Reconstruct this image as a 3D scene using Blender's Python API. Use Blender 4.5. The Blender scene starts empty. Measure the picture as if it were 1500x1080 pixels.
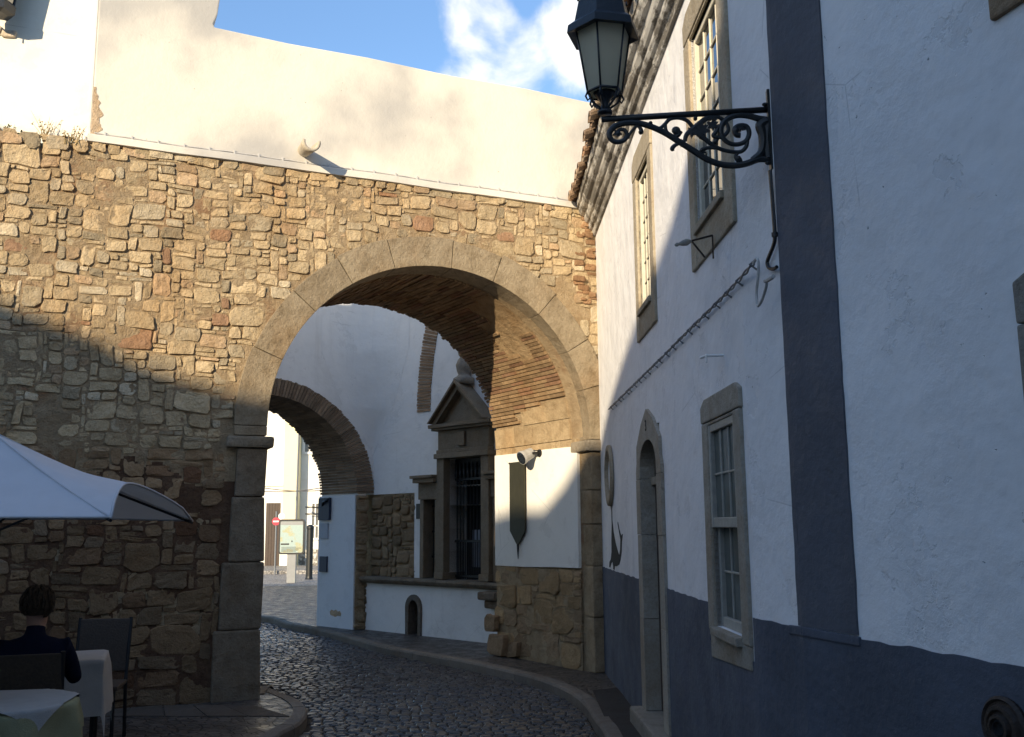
import bpy, bmesh, math, random
from mathutils import Vector, Matrix, noise
random.seed(11)
R = random.Random(7)
C = bpy.context.scene.collection
V = Vector
rad = math.radians

# ------------------------------------------------------------------ camera
FPX, CX, CY = 1450.0, 750.0, 540.0
EYE = V((0, 0, 1.65))
PITCH = math.atan(233 / FPX)
ROLL = rad(0.45)
cam_d = bpy.data.cameras.new('camera')
cam_d.sensor_fit = 'HORIZONTAL'
cam_d.sensor_width = 36.0
cam_d.lens = 36.0 * FPX / 1500.0
cam_d.clip_start = 0.05
cam_d.clip_end = 3000
cam = bpy.data.objects.new('camera', cam_d)
C.objects.link(cam)
CAMROT = Matrix.Rotation(math.pi / 2 + PITCH, 3, 'X') @ Matrix.Rotation(-ROLL, 3, 'Z')
cam.matrix_world = Matrix.Translation(EYE) @ CAMROT.to_4x4()
bpy.context.scene.camera = cam


def ray(px, py):
    return (CAMROT @ V(((px - CX) / FPX, (CY - py) / FPX, -1.0))).normalized()


def ground(px, py, z=0.0):
    d = ray(px, py)
    return EYE + d * ((z - EYE.z) / d.z)


class Frame:
    """a vertical plane: t along, z up, d out of the face"""
    def __init__(s, o, direction, toward=None):
        s.o = V((o[0], o[1], 0))
        s.u = V((direction[0], direction[1], 0)).normalized()
        n = V((s.u.y, -s.u.x, 0))
        ref = (V((toward[0], toward[1], 0)) if toward is not None else EYE) - s.o
        ref.z = 0
        if n.dot(ref) < 0:
            n = -n
        s.n = n

    def pt(s, t, z, d=0.0):
        return s.o + s.u * t + s.n * d + V((0, 0, z))

    def uv(s, px, py, d=0.0):
        r = ray(px, py)
        k = (s.o + s.n * d - EYE).dot(s.n) / r.dot(s.n)
        p = EYE + r * k
        return ((p - s.o).dot(s.u), p.z)

    def t(s, px, py=700, d=0.0):
        return s.uv(px, py, d)[0]


# ------------------------------------------------------------------ mesh builder
class MB:
    def __init__(s):
        s.v, s.f, s.c, s.m = [], [], [], []

    def vert(s, p):
        s.v.append(V(p))
        return len(s.v) - 1

    def face(s, ids, hint=None, col=None, mi=0):
        if hint is not None:
            a = [s.v[i] for i in ids]
            n = V((0, 0, 0))
            for i in range(len(a)):
                n += a[i].cross(a[(i + 1) % len(a)])
            if n.dot(hint) < 0:
                ids = ids[::-1]
        s.f.append(list(ids))
        s.c.append(col)
        s.m.append(mi)

    def poly(s, pts, hint=None, col=None, mi=0):
        s.face([s.vert(p) for p in pts], hint, col, mi)

    def solid(s, bottom, top, col=None, mi=0):
        """closed prism between two matching loops"""
        n = len(bottom)
        a = [s.vert(p) for p in bottom]
        b = [s.vert(p) for p in top]
        cen = sum((V(p) for p in list(bottom) + list(top)), V((0, 0, 0))) / (2 * n)
        cb = sum((V(p) for p in bottom), V((0, 0, 0))) / n
        ct = sum((V(p) for p in top), V((0, 0, 0))) / n
        ax = ct - cb
        s.face(a, -ax, col, mi)
        s.face(b, ax, col, mi)
        # winding of the loop about the axis decides the outward side
        nn = V((0, 0, 0))
        P = [V(p) for p in bottom]
        for i in range(n):
            nn += (P[i] - cb).cross(P[(i + 1) % n] - cb)
        flip = nn.dot(ax) < 0
        for i in range(n):
            j = (i + 1) % n
            q = [a[i], a[j], b[j], b[i]]
            s.face(q[::-1] if flip else q, None, col, mi)

    def prism(s, fr, pts, d0, d1, col=None, mi=0):
        s.solid([fr.pt(t, z, d0) for t, z in pts], [fr.pt(t, z, d1) for t, z in pts], col, mi)

    def box(s, fr, t0, t1, z0, z1, d0, d1, col=None, mi=0):
        s.prism(fr, [(t0, z0), (t1, z0), (t1, z1), (t0, z1)], d0, d1, col, mi)

    def cube(s, x0, x1, y0, y1, z0, z1, col=None, mi=0):
        s.solid([(x0, y0, z0), (x1, y0, z0), (x1, y1, z0), (x0, y1, z0)],
                [(x0, y0, z1), (x1, y0, z1), (x1, y1, z1), (x0, y1, z1)], col, mi)

    def tube(s, pts, r, n=8, closed=False, col=None, cap=True, flat=None):
        pts = [V(p) for p in pts]
        rs = r if isinstance(r, (list, tuple)) else [r] * len(pts)
        rings = []
        prev = None
        for i, p in enumerate(pts):
            if closed:
                tg = pts[(i + 1) % len(pts)] - pts[i - 1]
            else:
                tg = pts[min(i + 1, len(pts) - 1)] - pts[max(i - 1, 0)]
            if tg.length < 1e-9:
                tg = V((0, 0, 1))
            tg.normalize()
            if prev is None:
                a = tg.orthogonal().normalized()
            else:
                a = prev - tg * prev.dot(tg)
                a = a.normalized() if a.length > 1e-6 else tg.orthogonal().normalized()
            prev = a
            b = tg.cross(a)
            ring = []
            for k in range(n):
                w = 2 * math.pi * k / n
                off = a * math.cos(w) * rs[i] + b * math.sin(w) * rs[i]
                if flat is not None:
                    off = off - flat[0] * off.dot(flat[0]) * (1 - flat[1])
                ring.append(s.vert(p + off))
            rings.append(ring)
        m = len(rings)
        for i in range(m if closed else m - 1):
            A, B = rings[i], rings[(i + 1) % m]
            for k in range(n):
                s.face([A[k], A[(k + 1) % n], B[(k + 1) % n], B[k]], None, col)
        if cap and not closed:
            s.face(rings[0][::-1], None, col)
            s.face(rings[-1], None, col)

    def lathe(s, base, prof, n=24, axis=V((0, 0, 1)), col=None, start=0.0, cap=True):
        """prof: (radius, height) pairs along the axis"""
        axis = V(axis).normalized()
        a = axis.orthogonal().normalized() if abs(axis.z) < 0.99 else V((1, 0, 0))
        b = axis.cross(a)
        rings = []
        for r, h in prof:
            rings.append([s.vert(V(base) + axis * h + (a * math.cos(start + 2 * math.pi * k / n) + b * math.sin(start + 2 * math.pi * k / n)) * max(r, 1e-4)) for k in range(n)])
        for A, B in zip(rings[:-1], rings[1:]):
            for k in range(n):
                s.face([A[k], A[(k + 1) % n], B[(k + 1) % n], B[k]], None, col)
        if cap:
            s.face(rings[0][::-1], None, col)
            s.face(rings[-1], None, col)

    def build(s, name, mat, parent=None, loc=None, smooth=False, bevel=0.0, recalc=False, segs=2):
        base = V((0, 0, 0))
        if parent is not None:
            base = ORIG[parent.name]
        elif loc is not None:
            base = V(loc)
        me = bpy.data.meshes.new(name)
        me.from_pydata([v - base for v in s.v], [], s.f)
        mats = mat if isinstance(mat, (list, tuple)) else [mat]
        for m in mats:
            me.materials.append(m)
        if len(mats) > 1:
            me.polygons.foreach_set('material_index', s.m)
        if any(c is not None for c in s.c):
            at = me.color_attributes.new('Col', 'FLOAT_COLOR', 'CORNER')
            k = 0
            buf = []
            for f, c in zip(s.f, s.c):
                c = c or (1, 1, 1)
                buf.extend([c[0], c[1], c[2], 1.0] * len(f))
            at.data.foreach_set('color', buf)
        if bevel > 0 or recalc:
            bm = bmesh.new()
            bm.from_mesh(me)
            if recalc:
                bmesh.ops.recalc_face_normals(bm, faces=bm.faces)
            if bevel > 0:
                es = [e for e in bm.edges if len(e.link_faces) == 2 and e.calc_face_angle(0) > 0.5]
                bmesh.ops.bevel(bm, geom=es, offset=bevel, segments=segs, affect='EDGES', profile=0.6, clamp_overlap=True)
            bm.to_mesh(me)
            bm.free()
        if smooth:
            me.polygons.foreach_set('use_smooth', [True] * len(me.polygons))
        me.update()
        o = bpy.data.objects.new(name, me)
        C.objects.link(o)
        if parent is not None:
            o.parent = parent
            ORIG[o.name] = base
        else:
            o.location = base
            ORIG[o.name] = base
        return o


ORIG = {}


def thing(name, label, cat, loc=(0, 0, 0), group=None):
    o = bpy.data.objects.new(name, None)
    o.empty_display_size = 0.2
    C.objects.link(o)
    o.location = loc
    ORIG[o.name] = V(loc)
    o['label'] = label
    o['category'] = cat
    if group:
        o['group'] = group
    return o


def tag(o, label, cat, group=None):
    o['label'] = label
    o['category'] = cat
    if group:
        o['group'] = group
    return o


def structure(o):
    o['kind'] = 'structure'
    return o


def part_label(o, label):
    o['label'] = label
    return o


# ------------------------------------------------------------------ materials
class NT:
    def __init__(s, name):
        s.m = bpy.data.materials.new(name)
        s.m.use_nodes = True
        s.t = s.m.node_tree
        s.t.nodes.clear()
        s.out = s.n('ShaderNodeOutputMaterial')
        s.b = s.n('ShaderNodeBsdfPrincipled')
        s.l(s.b.outputs[0], s.out.inputs['Surface'])
        s.co = s.n('ShaderNodeTexCoord').outputs['Object']

    def n(s, typ, **kw):
        nd = s.t.nodes.new(typ)
        for k, v in kw.items():
            setattr(nd, k, v)
        return nd

    def l(s, a, b):
        s.t.links.new(a, b)

    def set(s, sock, v):
        if hasattr(v, 'is_output') or isinstance(v, bpy.types.NodeSocket):
            s.l(v, sock)
        else:
            sock.default_value = v

    def noise(s, scale, detail=4, rough=0.55, stretch=None, dist=0.0):
        nd = s.n('ShaderNodeTexNoise')
        co = s.co
        if stretch:
            mp = s.n('ShaderNodeMapping')
            mp.inputs['Scale'].default_value = stretch
            s.l(co, mp.inputs[0])
            co = mp.outputs[0]
        s.l(co, nd.inputs['Vector'])
        nd.inputs['Scale'].default_value = scale
        nd.inputs['Detail'].default_value = detail
        nd.inputs['Roughness'].default_value = rough
        nd.inputs['Distortion'].default_value = dist
        return nd.outputs[0]

    def voro(s, scale, feature='F1', out=0, stretch=None):
        nd = s.n('ShaderNodeTexVoronoi', feature=feature)
        co = s.co
        if stretch:
            mp = s.n('ShaderNodeMapping')
            mp.inputs['Scale'].default_value = stretch
            s.l(co, mp.inputs[0])
            co = mp.outputs[0]
        s.l(co, nd.inputs['Vector'])
        nd.inputs['Scale'].default_value = scale
        return nd.outputs[out]

    def ramp(s, x, lo, hi, a=0.0, b=1.0):
        nd = s.n('ShaderNodeMapRange', interpolation_type='SMOOTHSTEP')
        s.set(nd.inputs[0], x)
        nd.inputs[1].default_value = lo
        nd.inputs[2].default_value = hi
        nd.inputs[3].default_value = a
        nd.inputs[4].default_value = b
        return nd.outputs[0]

    def math(s, op, a, b=0.0):
        nd = s.n('ShaderNodeMath', operation=op)
        s.set(nd.inputs[0], a)
        s.set(nd.inputs[1], b)
        return nd.outputs[0]

    def mix(s, f, a, b, typ='MIX'):
        nd = s.n('ShaderNodeMix', data_type='RGBA', blend_type=typ)
        s.set(nd.inputs[0], f)
        for sock, v in ((nd.inputs[6], a), (nd.inputs[7], b)):
            if isinstance(v, tuple):
                sock.default_value = (*v[:3], 1)
            else:
                s.l(v, sock)
        return nd.outputs[2]

    def attr(s):
        nd = s.n('ShaderNodeAttribute', attribute_name='Col')
        return nd.outputs['Color']

    def bump(s, h, strength=0.3, dist=0.02, normal=None):
        nd = s.n('ShaderNodeBump')
        nd.inputs['Strength'].default_value = strength
        nd.inputs['Distance'].default_value = dist
        s.l(h, nd.inputs['Height'])
        if normal is not None:
            s.l(normal, nd.inputs['Normal'])
        return nd.outputs[0]

    def done(s, col, rough=0.85, normal=None, metal=0.0, spec=0.3):
        if isinstance(col, tuple):
            s.b.inputs['Base Color'].default_value = (*col[:3], 1)
        else:
            s.l(col, s.b.inputs['Base Color'])
        s.set(s.b.inputs['Roughness'], rough)
        s.b.inputs['Metallic'].default_value = metal
        s.b.inputs['Specular IOR Level'].default_value = spec
        if normal is not None:
            s.l(normal, s.b.inputs['Normal'])
        return s.m


def plaster(name, base, stain, pock=True, amount=0.35, bumpy=1.0, drip=True):
    k = NT(name)
    big = k.noise(0.55, 5, 0.6)
    f1 = k.ramp(big, 0.42, 0.72)
    c = k.mix(k.math('MULTIPLY', f1, amount), base, stain)
    med = k.noise(5.0, 6, 0.65)
    c = k.mix(k.ramp(med, 0.50, 0.75, 0.0, amount * 0.55), c, stain)
    if drip:
        dr = k.noise(2.2, 5, 0.6, stretch=(3.0, 3.0, 0.22))
        c = k.mix(k.ramp(dr, 0.56, 0.78, 0.0, amount * 0.5), c, tuple(x * 0.8 for x in stain))
    worn = k.ramp(k.noise(0.9, 4, 0.6), 0.35, 0.68, 0.15, 1.0)
    fine = k.math('ADD', k.math('MULTIPLY', k.noise(22, 5, 0.65), 0.45), k.math('MULTIPLY', k.noise(90, 3, 0.6), 0.08))
    h = k.math('ADD', k.math('MULTIPLY', k.noise(3.0, 3, 0.5), 1.6), k.math('MULTIPLY', fine, worn))
    # thick old coats peel away in patches with a slight edge
    peel = k.ramp(k.noise(2.4, 7, 0.68), 0.585, 0.60)
    h = k.math('SUBTRACT', h, k.math('MULTIPLY', peel, 0.14))
    c = k.mix(k.math('MULTIPLY', peel, amount * 0.45), c, tuple(x * 0.9 for x in stain))
    crack = k.ramp(k.voro(0.8, 'DISTANCE_TO_EDGE', 0), 0.0, 0.004, 1.0, 0.0)
    crack = k.math('MULTIPLY', crack, k.ramp(k.noise(1.7, 3, 0.5), 0.52, 0.6))
    c = k.mix(k.math('MULTIPLY', crack, 0.35), c, tuple(x * 0.4 for x in stain))
    if pock:
        vv = k.noise(27.0, 3, 0.5, stretch=(1, 1, 1.3))
        mask = k.ramp(vv, 0.735, 0.775)
        c = k.mix(k.math('MULTIPLY', mask, 0.75), c, tuple(x * 0.25 for x in stain))
        h = k.math('SUBTRACT', h, k.math('MULTIPLY', mask, 0.5))
    return k.done(c, 0.9, k.bump(h, 0.55 * bumpy, 0.03), spec=0.15)


def stone_mat(name, tint_attr=True, base=(1, 1, 1), dark=(0.55, 0.5, 0.42), amount=0.5, bumpy=1.0, spots=True):
    k = NT(name)
    c = k.attr() if tint_attr else base
    n1 = k.ramp(k.noise(7, 6, 0.65), 0.35, 0.75)
    dk = k.mix(1.0, c, dark, 'MULTIPLY')
    c = k.mix(k.math('MULTIPLY', n1, amount), c, dk)
    n2 = k.ramp(k.noise(45, 5, 0.7), 0.4, 0.7, 0, 0.45)
    c = k.mix(n2, c, k.mix(1.0, c, (0.62, 0.56, 0.47), 'MULTIPLY'))
    n4 = k.ramp(k.noise(1.1, 5, 0.65), 0.45, 0.68, 0, 0.5)
    c = k.mix(n4, c, k.mix(1.0, c, (0.82, 0.66, 0.50), 'MULTIPLY'))
    if spots:
        n3 = k.ramp(k.noise(3.3, 7, 0.75), 0.60, 0.70, 0, 0.6)
        c = k.mix(n3, c, k.mix(1.0, c, (0.45, 0.42, 0.38), 'MULTIPLY'))
    h = k.math('ADD', k.math('MULTIPLY', k.noise(16, 6, 0.7), 1.0), k.math('MULTIPLY', k.noise(75, 4, 0.65), 0.3))
    return k.done(c, 0.92, k.bump(h, 0.9 * bumpy, 0.045), spec=0.15)


def plain(name, base, rough=0.6, var=0.25, scale=12, bumpy=0.2, metal=0.0, spec=0.4, bscale=60):
    k = NT(name)
    f = k.ramp(k.noise(scale, 5, 0.65), 0.3, 0.75)
    c = k.mix(k.math('MULTIPLY', f, var), base, tuple(x * 0.45 for x in base))
    return k.done(c, rough, k.bump(k.noise(bscale, 4, 0.6), bumpy, 0.01), metal, spec)


def painted(name, base, dark, pale):
    k = NT(name)
    c = k.mix(k.ramp(k.noise(0.8, 5, 0.62), 0.38, 0.7, 0, 0.75), base, dark)
    c = k.mix(k.ramp(k.noise(2.4, 5, 0.65, stretch=(3, 3, 0.25)), 0.52, 0.75, 0, 0.4), c, dark)
    c = k.mix(k.ramp(k.noise(5.5, 7, 0.74), 0.58, 0.72, 0, 0.38), c, pale)
    c = k.mix(k.ramp(k.noise(38, 4, 0.6), 0.70, 0.76, 0, 0.6), c, pale)
    h = k.math('ADD', k.math('MULTIPLY', k.noise(3.0, 3, 0.5), 1.4), k.math('MULTIPLY', k.noise(24, 5, 0.65), 0.5))
    h = k.math('SUBTRACT', h, k.math('MULTIPLY', k.ramp(k.noise(5.5, 7, 0.74), 0.60, 0.64), 0.15))
    return k.done(c, k.ramp(k.noise(4, 4, 0.6), 0.3, 0.7, 0.6, 0.9), k.bump(h, 0.5, 0.03), spec=0.2)


M = {}
k = NT('parapet limewash')
c = k.mix(k.ramp(k.noise(0.75, 4, 0.5), 0.40, 0.66, 0, 0.85), (0.74, 0.695, 0.60), (0.40, 0.39, 0.375))
c = k.mix(k.ramp(k.noise(7, 6, 0.7), 0.55, 0.8, 0, 0.22), c, (0.55, 0.50, 0.43))
c = k.mix(k.ramp(k.noise(17, 3, 0.5), 0.745, 0.775, 0, 0.5), c, (0.25, 0.23, 0.2))
M['plaster_parapet'] = k.done(c, 0.9, k.bump(k.math('ADD', k.math('MULTIPLY', k.noise(2.5, 3, 0.5), 1.2), k.math('MULTIPLY', k.noise(25, 5, 0.65), 0.35)), 0.35, 0.03), spec=0.15)
M['plaster_tower'] = plaster('tower limewash', (0.78, 0.745, 0.65), (0.70, 0.60, 0.46), False, 0.3, 0.5)
M['plaster_house'] = plaster('house limewash', (0.80, 0.80, 0.80), (0.58, 0.59, 0.61), True, 0.42, 1.1)
M['plaster_chapel'] = plaster('chapel limewash', (0.84, 0.83, 0.80), (0.58, 0.56, 0.53), False, 0.4, 0.6)
M['plaster_reveal'] = plaster('reveal limewash', (0.78, 0.76, 0.70), (0.55, 0.52, 0.46), False, 0.35, 0.4)
M['plaster_jamb'] = plaster('jamb limewash', (0.72, 0.75, 0.78), (0.52, 0.55, 0.58), False, 0.35, 0.5)
M['plaster_far'] = plaster('far street limewash', (0.8, 0.78, 0.72), (0.65, 0.6, 0.5), False, 0.25, 0.4)
M['plaster_yellow'] = plaster('far street ochre wash', (0.8, 0.72, 0.47), (0.7, 0.6, 0.38), False, 0.25, 0.4)
M['dado'] = painted('grey blue dado paint', (0.105, 0.120, 0.155), (0.068, 0.076, 0.095), (0.20, 0.21, 0.23))
M['pilaster'] = painted('grey pilaster paint', (0.116, 0.124, 0.148), (0.082, 0.087, 0.102), (0.18, 0.187, 0.20))
M['stone'] = stone_mat('rubble limestone', True)
M['ashlar'] = stone_mat('weathered ashlar', True, dark=(0.5, 0.46, 0.4), amount=0.65, bumpy=0.8)
M['trimstone'] = stone_mat('window stone', True, dark=(0.6, 0.56, 0.5), amount=0.45, bumpy=0.5)
M['brick'] = stone_mat('thin vault brick', True, dark=(0.55, 0.48, 0.42), amount=0.5, bumpy=0.7)
k = NT('earth mortar')
c = k.mix(k.ramp(k.noise(6, 6, 0.7), 0.3, 0.7), (0.37, 0.265, 0.155), (0.50, 0.385, 0.245))
c = k.mix(k.ramp(k.noise(2.1, 5, 0.7), 0.55, 0.7, 0, 0.7), c, (0.34, 0.185, 0.10))
c = k.mix(k.ramp(k.noise(30, 4, 0.7), 0.55, 0.8, 0, 0.5), c, (0.12, 0.08, 0.045))
h = k.math('ADD', k.noise(14, 7, 0.75), k.math('MULTIPLY', k.noise(60, 4, 0.7), 0.5))
M['mortar'] = k.done(c, 0.95, k.bump(h, 1.0, 0.06), spec=0.1)
k = NT('shade darkened brown mortar')  # brown mortar of the lower joints, darkened to stand in for shade
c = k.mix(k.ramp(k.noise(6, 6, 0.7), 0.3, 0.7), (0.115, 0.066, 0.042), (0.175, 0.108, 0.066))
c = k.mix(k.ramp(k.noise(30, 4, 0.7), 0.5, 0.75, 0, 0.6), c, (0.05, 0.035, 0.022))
M['mortar_shaded'] = k.done(c, 0.95, k.bump(k.noise(14, 7, 0.75), 1.0, 0.06), spec=0.1)
M['iron'] = plain('black painted iron', (0.010, 0.012, 0.013), 0.42, 0.3, 20, 0.25, 0.0, 0.5)
M['iron_blue'] = plain('dark lantern paint', (0.012, 0.016, 0.022), 0.4, 0.3, 20, 0.2, 0.0, 0.5)
M['dark'] = plain('dark interior', (0.012, 0.012, 0.013), 0.8, 0.2, 5, 0.0)
M['rust'] = plain('rusty cast iron', (0.05, 0.037, 0.03), 0.6, 0.6, 25, 0.6, 0.3)
M['cable_grey'] = plain('weathered grey cable', (0.10, 0.10, 0.11), 0.7, 0.4, 40, 0.2)
M['cable_white'] = plain('limewashed cable', (0.55, 0.54, 0.52), 0.8, 0.4, 40, 0.2)
M['cream_paint'] = plain('cream window paint', (0.66, 0.62, 0.50), 0.55, 0.35, 18, 0.25)
M['grey_paint'] = plain('old grey window paint', (0.36, 0.35, 0.31), 0.6, 0.4, 18, 0.3)
M['wood_dark'] = plain('dark door wood', (0.05, 0.035, 0.025), 0.6, 0.5, 14, 0.4)
M['black_paint'] = plain('black wall paint', (0.012, 0.012, 0.013), 0.75, 0.2, 20, 0.1)
k = NT('flaking cornice limewash')
f = k.ramp(k.noise(5.5, 7, 0.72, stretch=(1, 0.45, 1)), 0.44, 0.54)
c = k.mix(f, (0.62, 0.60, 0.55), (0.20, 0.185, 0.16))
c = k.mix(k.ramp(k.noise(1.6, 5, 0.7), 0.45, 0.7, 0, 0.7), c, (0.30, 0.27, 0.225))
M['cornice'] = k.done(c, 0.9, k.bump(k.math('SUBTRACT', k.math('MULTIPLY', k.noise(40, 4, 0.6), 0.3), k.math('MULTIPLY', f, 0.6)), 0.6, 0.02), spec=0.15)
M['tile'] = stone_mat('clay roof tile', True, dark=(0.5, 0.47, 0.42), amount=0.7, bumpy=0.6)
M['cornice_old'] = plaster('flaking cornice wash', (0.60, 0.58, 0.53), (0.20, 0.19, 0.165), False, 1.0, 0.5)
M['umbrella'] = plain('white parasol cloth', (0.62, 0.63, 0.66), 0.85, 0.12, 6, 0.3, 0, 0.1, 200)
ku = M['umbrella'].node_tree
tb_ = ku.nodes.new('ShaderNodeBsdfTranslucent')
tb_.inputs[0].default_value = (0.55, 0.54, 0.50, 1)
mu_ = ku.nodes.new('ShaderNodeMixShader')
mu_.inputs[0].default_value = 0.18
ku.links.new(ku.nodes['Principled BSDF'].outputs[0], mu_.inputs[1])
ku.links.new(tb_.outputs[0], mu_.inputs[2])
ku.links.new(mu_.outputs[0], ku.nodes['Material Output'].inputs['Surface'])
M['cloth_white'] = plain('white table cloth', (0.42, 0.40, 0.375), 0.9, 0.2, 8, 0.3, 0, 0.1, 150)
M['cloth_olive'] = plain('pale olive table cloth', (0.30, 0.29, 0.17), 0.9, 0.25, 8, 0.3, 0, 0.1, 150)
M['cloth_yellow'] = plain('pale yellow table cloth', (0.36, 0.34, 0.19), 0.9, 0.2, 8, 0.3, 0, 0.1, 150)
M['wicker'] = plain('brown cane', (0.07, 0.05, 0.035), 0.7, 0.5, 60, 0.6)
M['steel_dark'] = plain('dark steel', (0.03, 0.03, 0.032), 0.45, 0.3, 20, 0.1, 0.5)
M['bronze_green'] = plain('dark green bronze', (0.040, 0.038, 0.022), 0.55, 0.4, 8, 0.2, 0.2)
M['spot_silver'] = plain('grey floodlight casing', (0.42, 0.42, 0.41), 0.5, 0.3, 20, 0.1)
M['notice'] = plain('dark blue notice', (0.03, 0.045, 0.08), 0.5, 0.2, 10, 0.05)
M['paper'] = plain('sun faded paper', (0.42, 0.46, 0.52), 0.8, 0.2, 10, 0.05)
M['red'] = plain('red sign enamel', (0.45, 0.02, 0.05), 0.45, 0.15, 10, 0.05)
M['white_enamel'] = plain('white enamel', (0.8, 0.8, 0.78), 0.45, 0.1, 10, 0.05)
M['pole'] = plain('galvanised pole', (0.22, 0.23, 0.24), 0.5, 0.2, 10, 0.1, 0.4)
M['garage'] = plain('brown garage door', (0.06, 0.04, 0.03), 0.6, 0.3, 8, 0.3)
M['skin'] = plain('skin', (0.36, 0.20, 0.14), 0.6, 0.15, 10, 0.1)
M['hair_grey'] = plain('greying hair', (0.10, 0.072, 0.05), 0.85, 0.5, 60, 0.6, 0, 0.1)
M['hair_brown'] = plain('brown hair', (0.03, 0.017, 0.011), 0.9, 0.5, 60, 0.6, 0, 0.1)
M['navy'] = plain('navy jacket cloth', (0.008, 0.011, 0.028), 0.9, 0.3, 20, 0.4, 0, 0.1)
M['black_cloth'] = plain('black cloth', (0.010, 0.010, 0.012), 0.9, 0.3, 20, 0.4, 0, 0.1)
M['vase'] = plain('dark green glass', (0.02, 0.03, 0.02), 0.15, 0.2, 10, 0.0, 0, 0.5)
M['leaf'] = plain('weed leaf', (0.07, 0.10, 0.03), 0.7, 0.4, 30, 0.2)
M['straw'] = plain('dry weed', (0.30, 0.22, 0.09), 0.8, 0.4, 30, 0.2)
M['rustpatch'] = stone_mat('bare rusty render', False, (0.64, 0.49, 0.33), bumpy=1.0)
M['terracotta'] = plain('pale spout clay', (0.50, 0.44, 0.34), 0.85, 0.4, 14, 0.4)


def glass(name, base, rough=0.03, spec=0.5, wav=0.06):
    k = NT(name)
    nb = k.bump(k.noise(2.2, 2, 0.5), wav, 0.02)
    f = k.ramp(k.noise(5, 4, 0.6), 0.3, 0.7)
    c = k.mix(f, base, tuple(x * 0.7 for x in base))
    return k.done(c, rough, nb, 0.0, spec)


M['pane'] = glass('window glass', (0.025, 0.03, 0.035), 0.02, 1.0, 0.03)
M['pane'].node_tree.nodes['Principled BSDF'].inputs['IOR'].default_value = 2.0
M['pane_curtain'] = glass('curtained window glass', (0.12, 0.14, 0.13), 0.10, 0.15)
M['pane_far'] = glass('far window glass', (0.2, 0.2, 0.19), 0.1, 0.4)
k = NT('frosted lantern glass')
k.b.inputs['Transmission Weight'].default_value = 0.0
tr = k.n('ShaderNodeBsdfTranslucent')
tr.inputs[0].default_value = (0.72, 0.68, 0.52, 1)
mx = k.n('ShaderNodeMixShader')
mx.inputs[0].default_value = 0.45
k.done(k.mix(k.ramp(k.noise(4, 3, 0.5), 0.3, 0.7), (0.66, 0.63, 0.48), (0.54, 0.51, 0.39)), 0.35, None, 0, 0.4)
k.l(k.b.outputs[0], mx.inputs[1])
k.l(tr.outputs[0], mx.inputs[2])
k.l(mx.outputs[0], k.out.inputs['Surface'])
M['frost'] = k.m
# paving
k = NT('worn basalt setts')
c = k.mix(0.75, (0.05, 0.047, 0.045), k.attr())
c = k.mix(k.ramp(k.noise(30, 5, 0.7), 0.4, 0.7, 0, 0.5), c, (0.02, 0.019, 0.018))
rg = k.ramp(k.noise(6, 4, 0.6), 0.3, 0.7, 0.24, 0.5)
h = k.math('ADD', k.noise(25, 4, 0.6), k.math('MULTIPLY', k.noise(90, 3, 0.6), 0.4))
M['sett'] = k.done(c, rg, k.bump(h, 0.35, 0.02), spec=0.5)
k = NT('packed sand joint')
c = k.mix(k.ramp(k.noise(9, 5, 0.7), 0.3, 0.7), (0.028, 0.025, 0.021), (0.05, 0.043, 0.035))
M['joint'] = k.done(c, 0.9, k.bump(k.noise(50, 4, 0.7), 0.6, 0.02), spec=0.2)


def calcada(name, a, b, scale=11.0, rough=(0.35, 0.65)):
    k = NT(name)
    ed = k.voro(scale, 'DISTANCE_TO_EDGE', 0)
    cl = k.voro(scale, 'F1', 1)
    sep = k.n('ShaderNodeSeparateColor')
    k.l(cl, sep.inputs[0])
    c = k.mix(sep.outputs[0], a, b)
    c = k.mix(k.ramp(k.noise(1.3, 5, 0.65), 0.4, 0.7, 0, 0.6), c, tuple(x * 0.5 for x in a))
    j = k.ramp(ed, 0.02, 0.10)
    c = k.mix(j, tuple(x * 0.35 for x in a), c)
    h = k.math('ADD', j, k.math('MULTIPLY', k.noise(40, 4, 0.6), 0.35))
    rg = k.ramp(k.noise(5, 4, 0.6), 0.3, 0.7, rough[0], rough[1])
    return k.done(c, rg, k.bump(h, 0.6, 0.02), spec=0.4)


M['pave'] = calcada('calcada pavement', (0.075, 0.065, 0.056), (0.12, 0.104, 0.09))
M['pave_pale'] = calcada('pale square paving', (0.28, 0.265, 0.25), (0.40, 0.38, 0.35), 9.0, (0.45, 0.7))
M['kerb'] = stone_mat('worn kerb stone', True, dark=(0.6, 0.56, 0.5), amount=0.4, bumpy=0.4)


def shade(c, f):
    return tuple(x * f for x in c)


def stone_col():
    r = R.random()
    f = R.uniform(0.78, 1.18)
    if r < 0.66:
        c = (0.60, 0.472, 0.295)
    elif r < 0.74:
        c = (0.55, 0.40, 0.25)
    elif r < 0.88:
        c = (0.47, 0.39, 0.265)
    elif r < 0.97:
        c = (0.66, 0.56, 0.395)
    else:
        c = (0.40, 0.25, 0.155)
    return shade(c, f)


def ash_col(base=(0.345, 0.285, 0.20)):
    return shade(base, R.uniform(0.9, 1.08))


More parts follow.
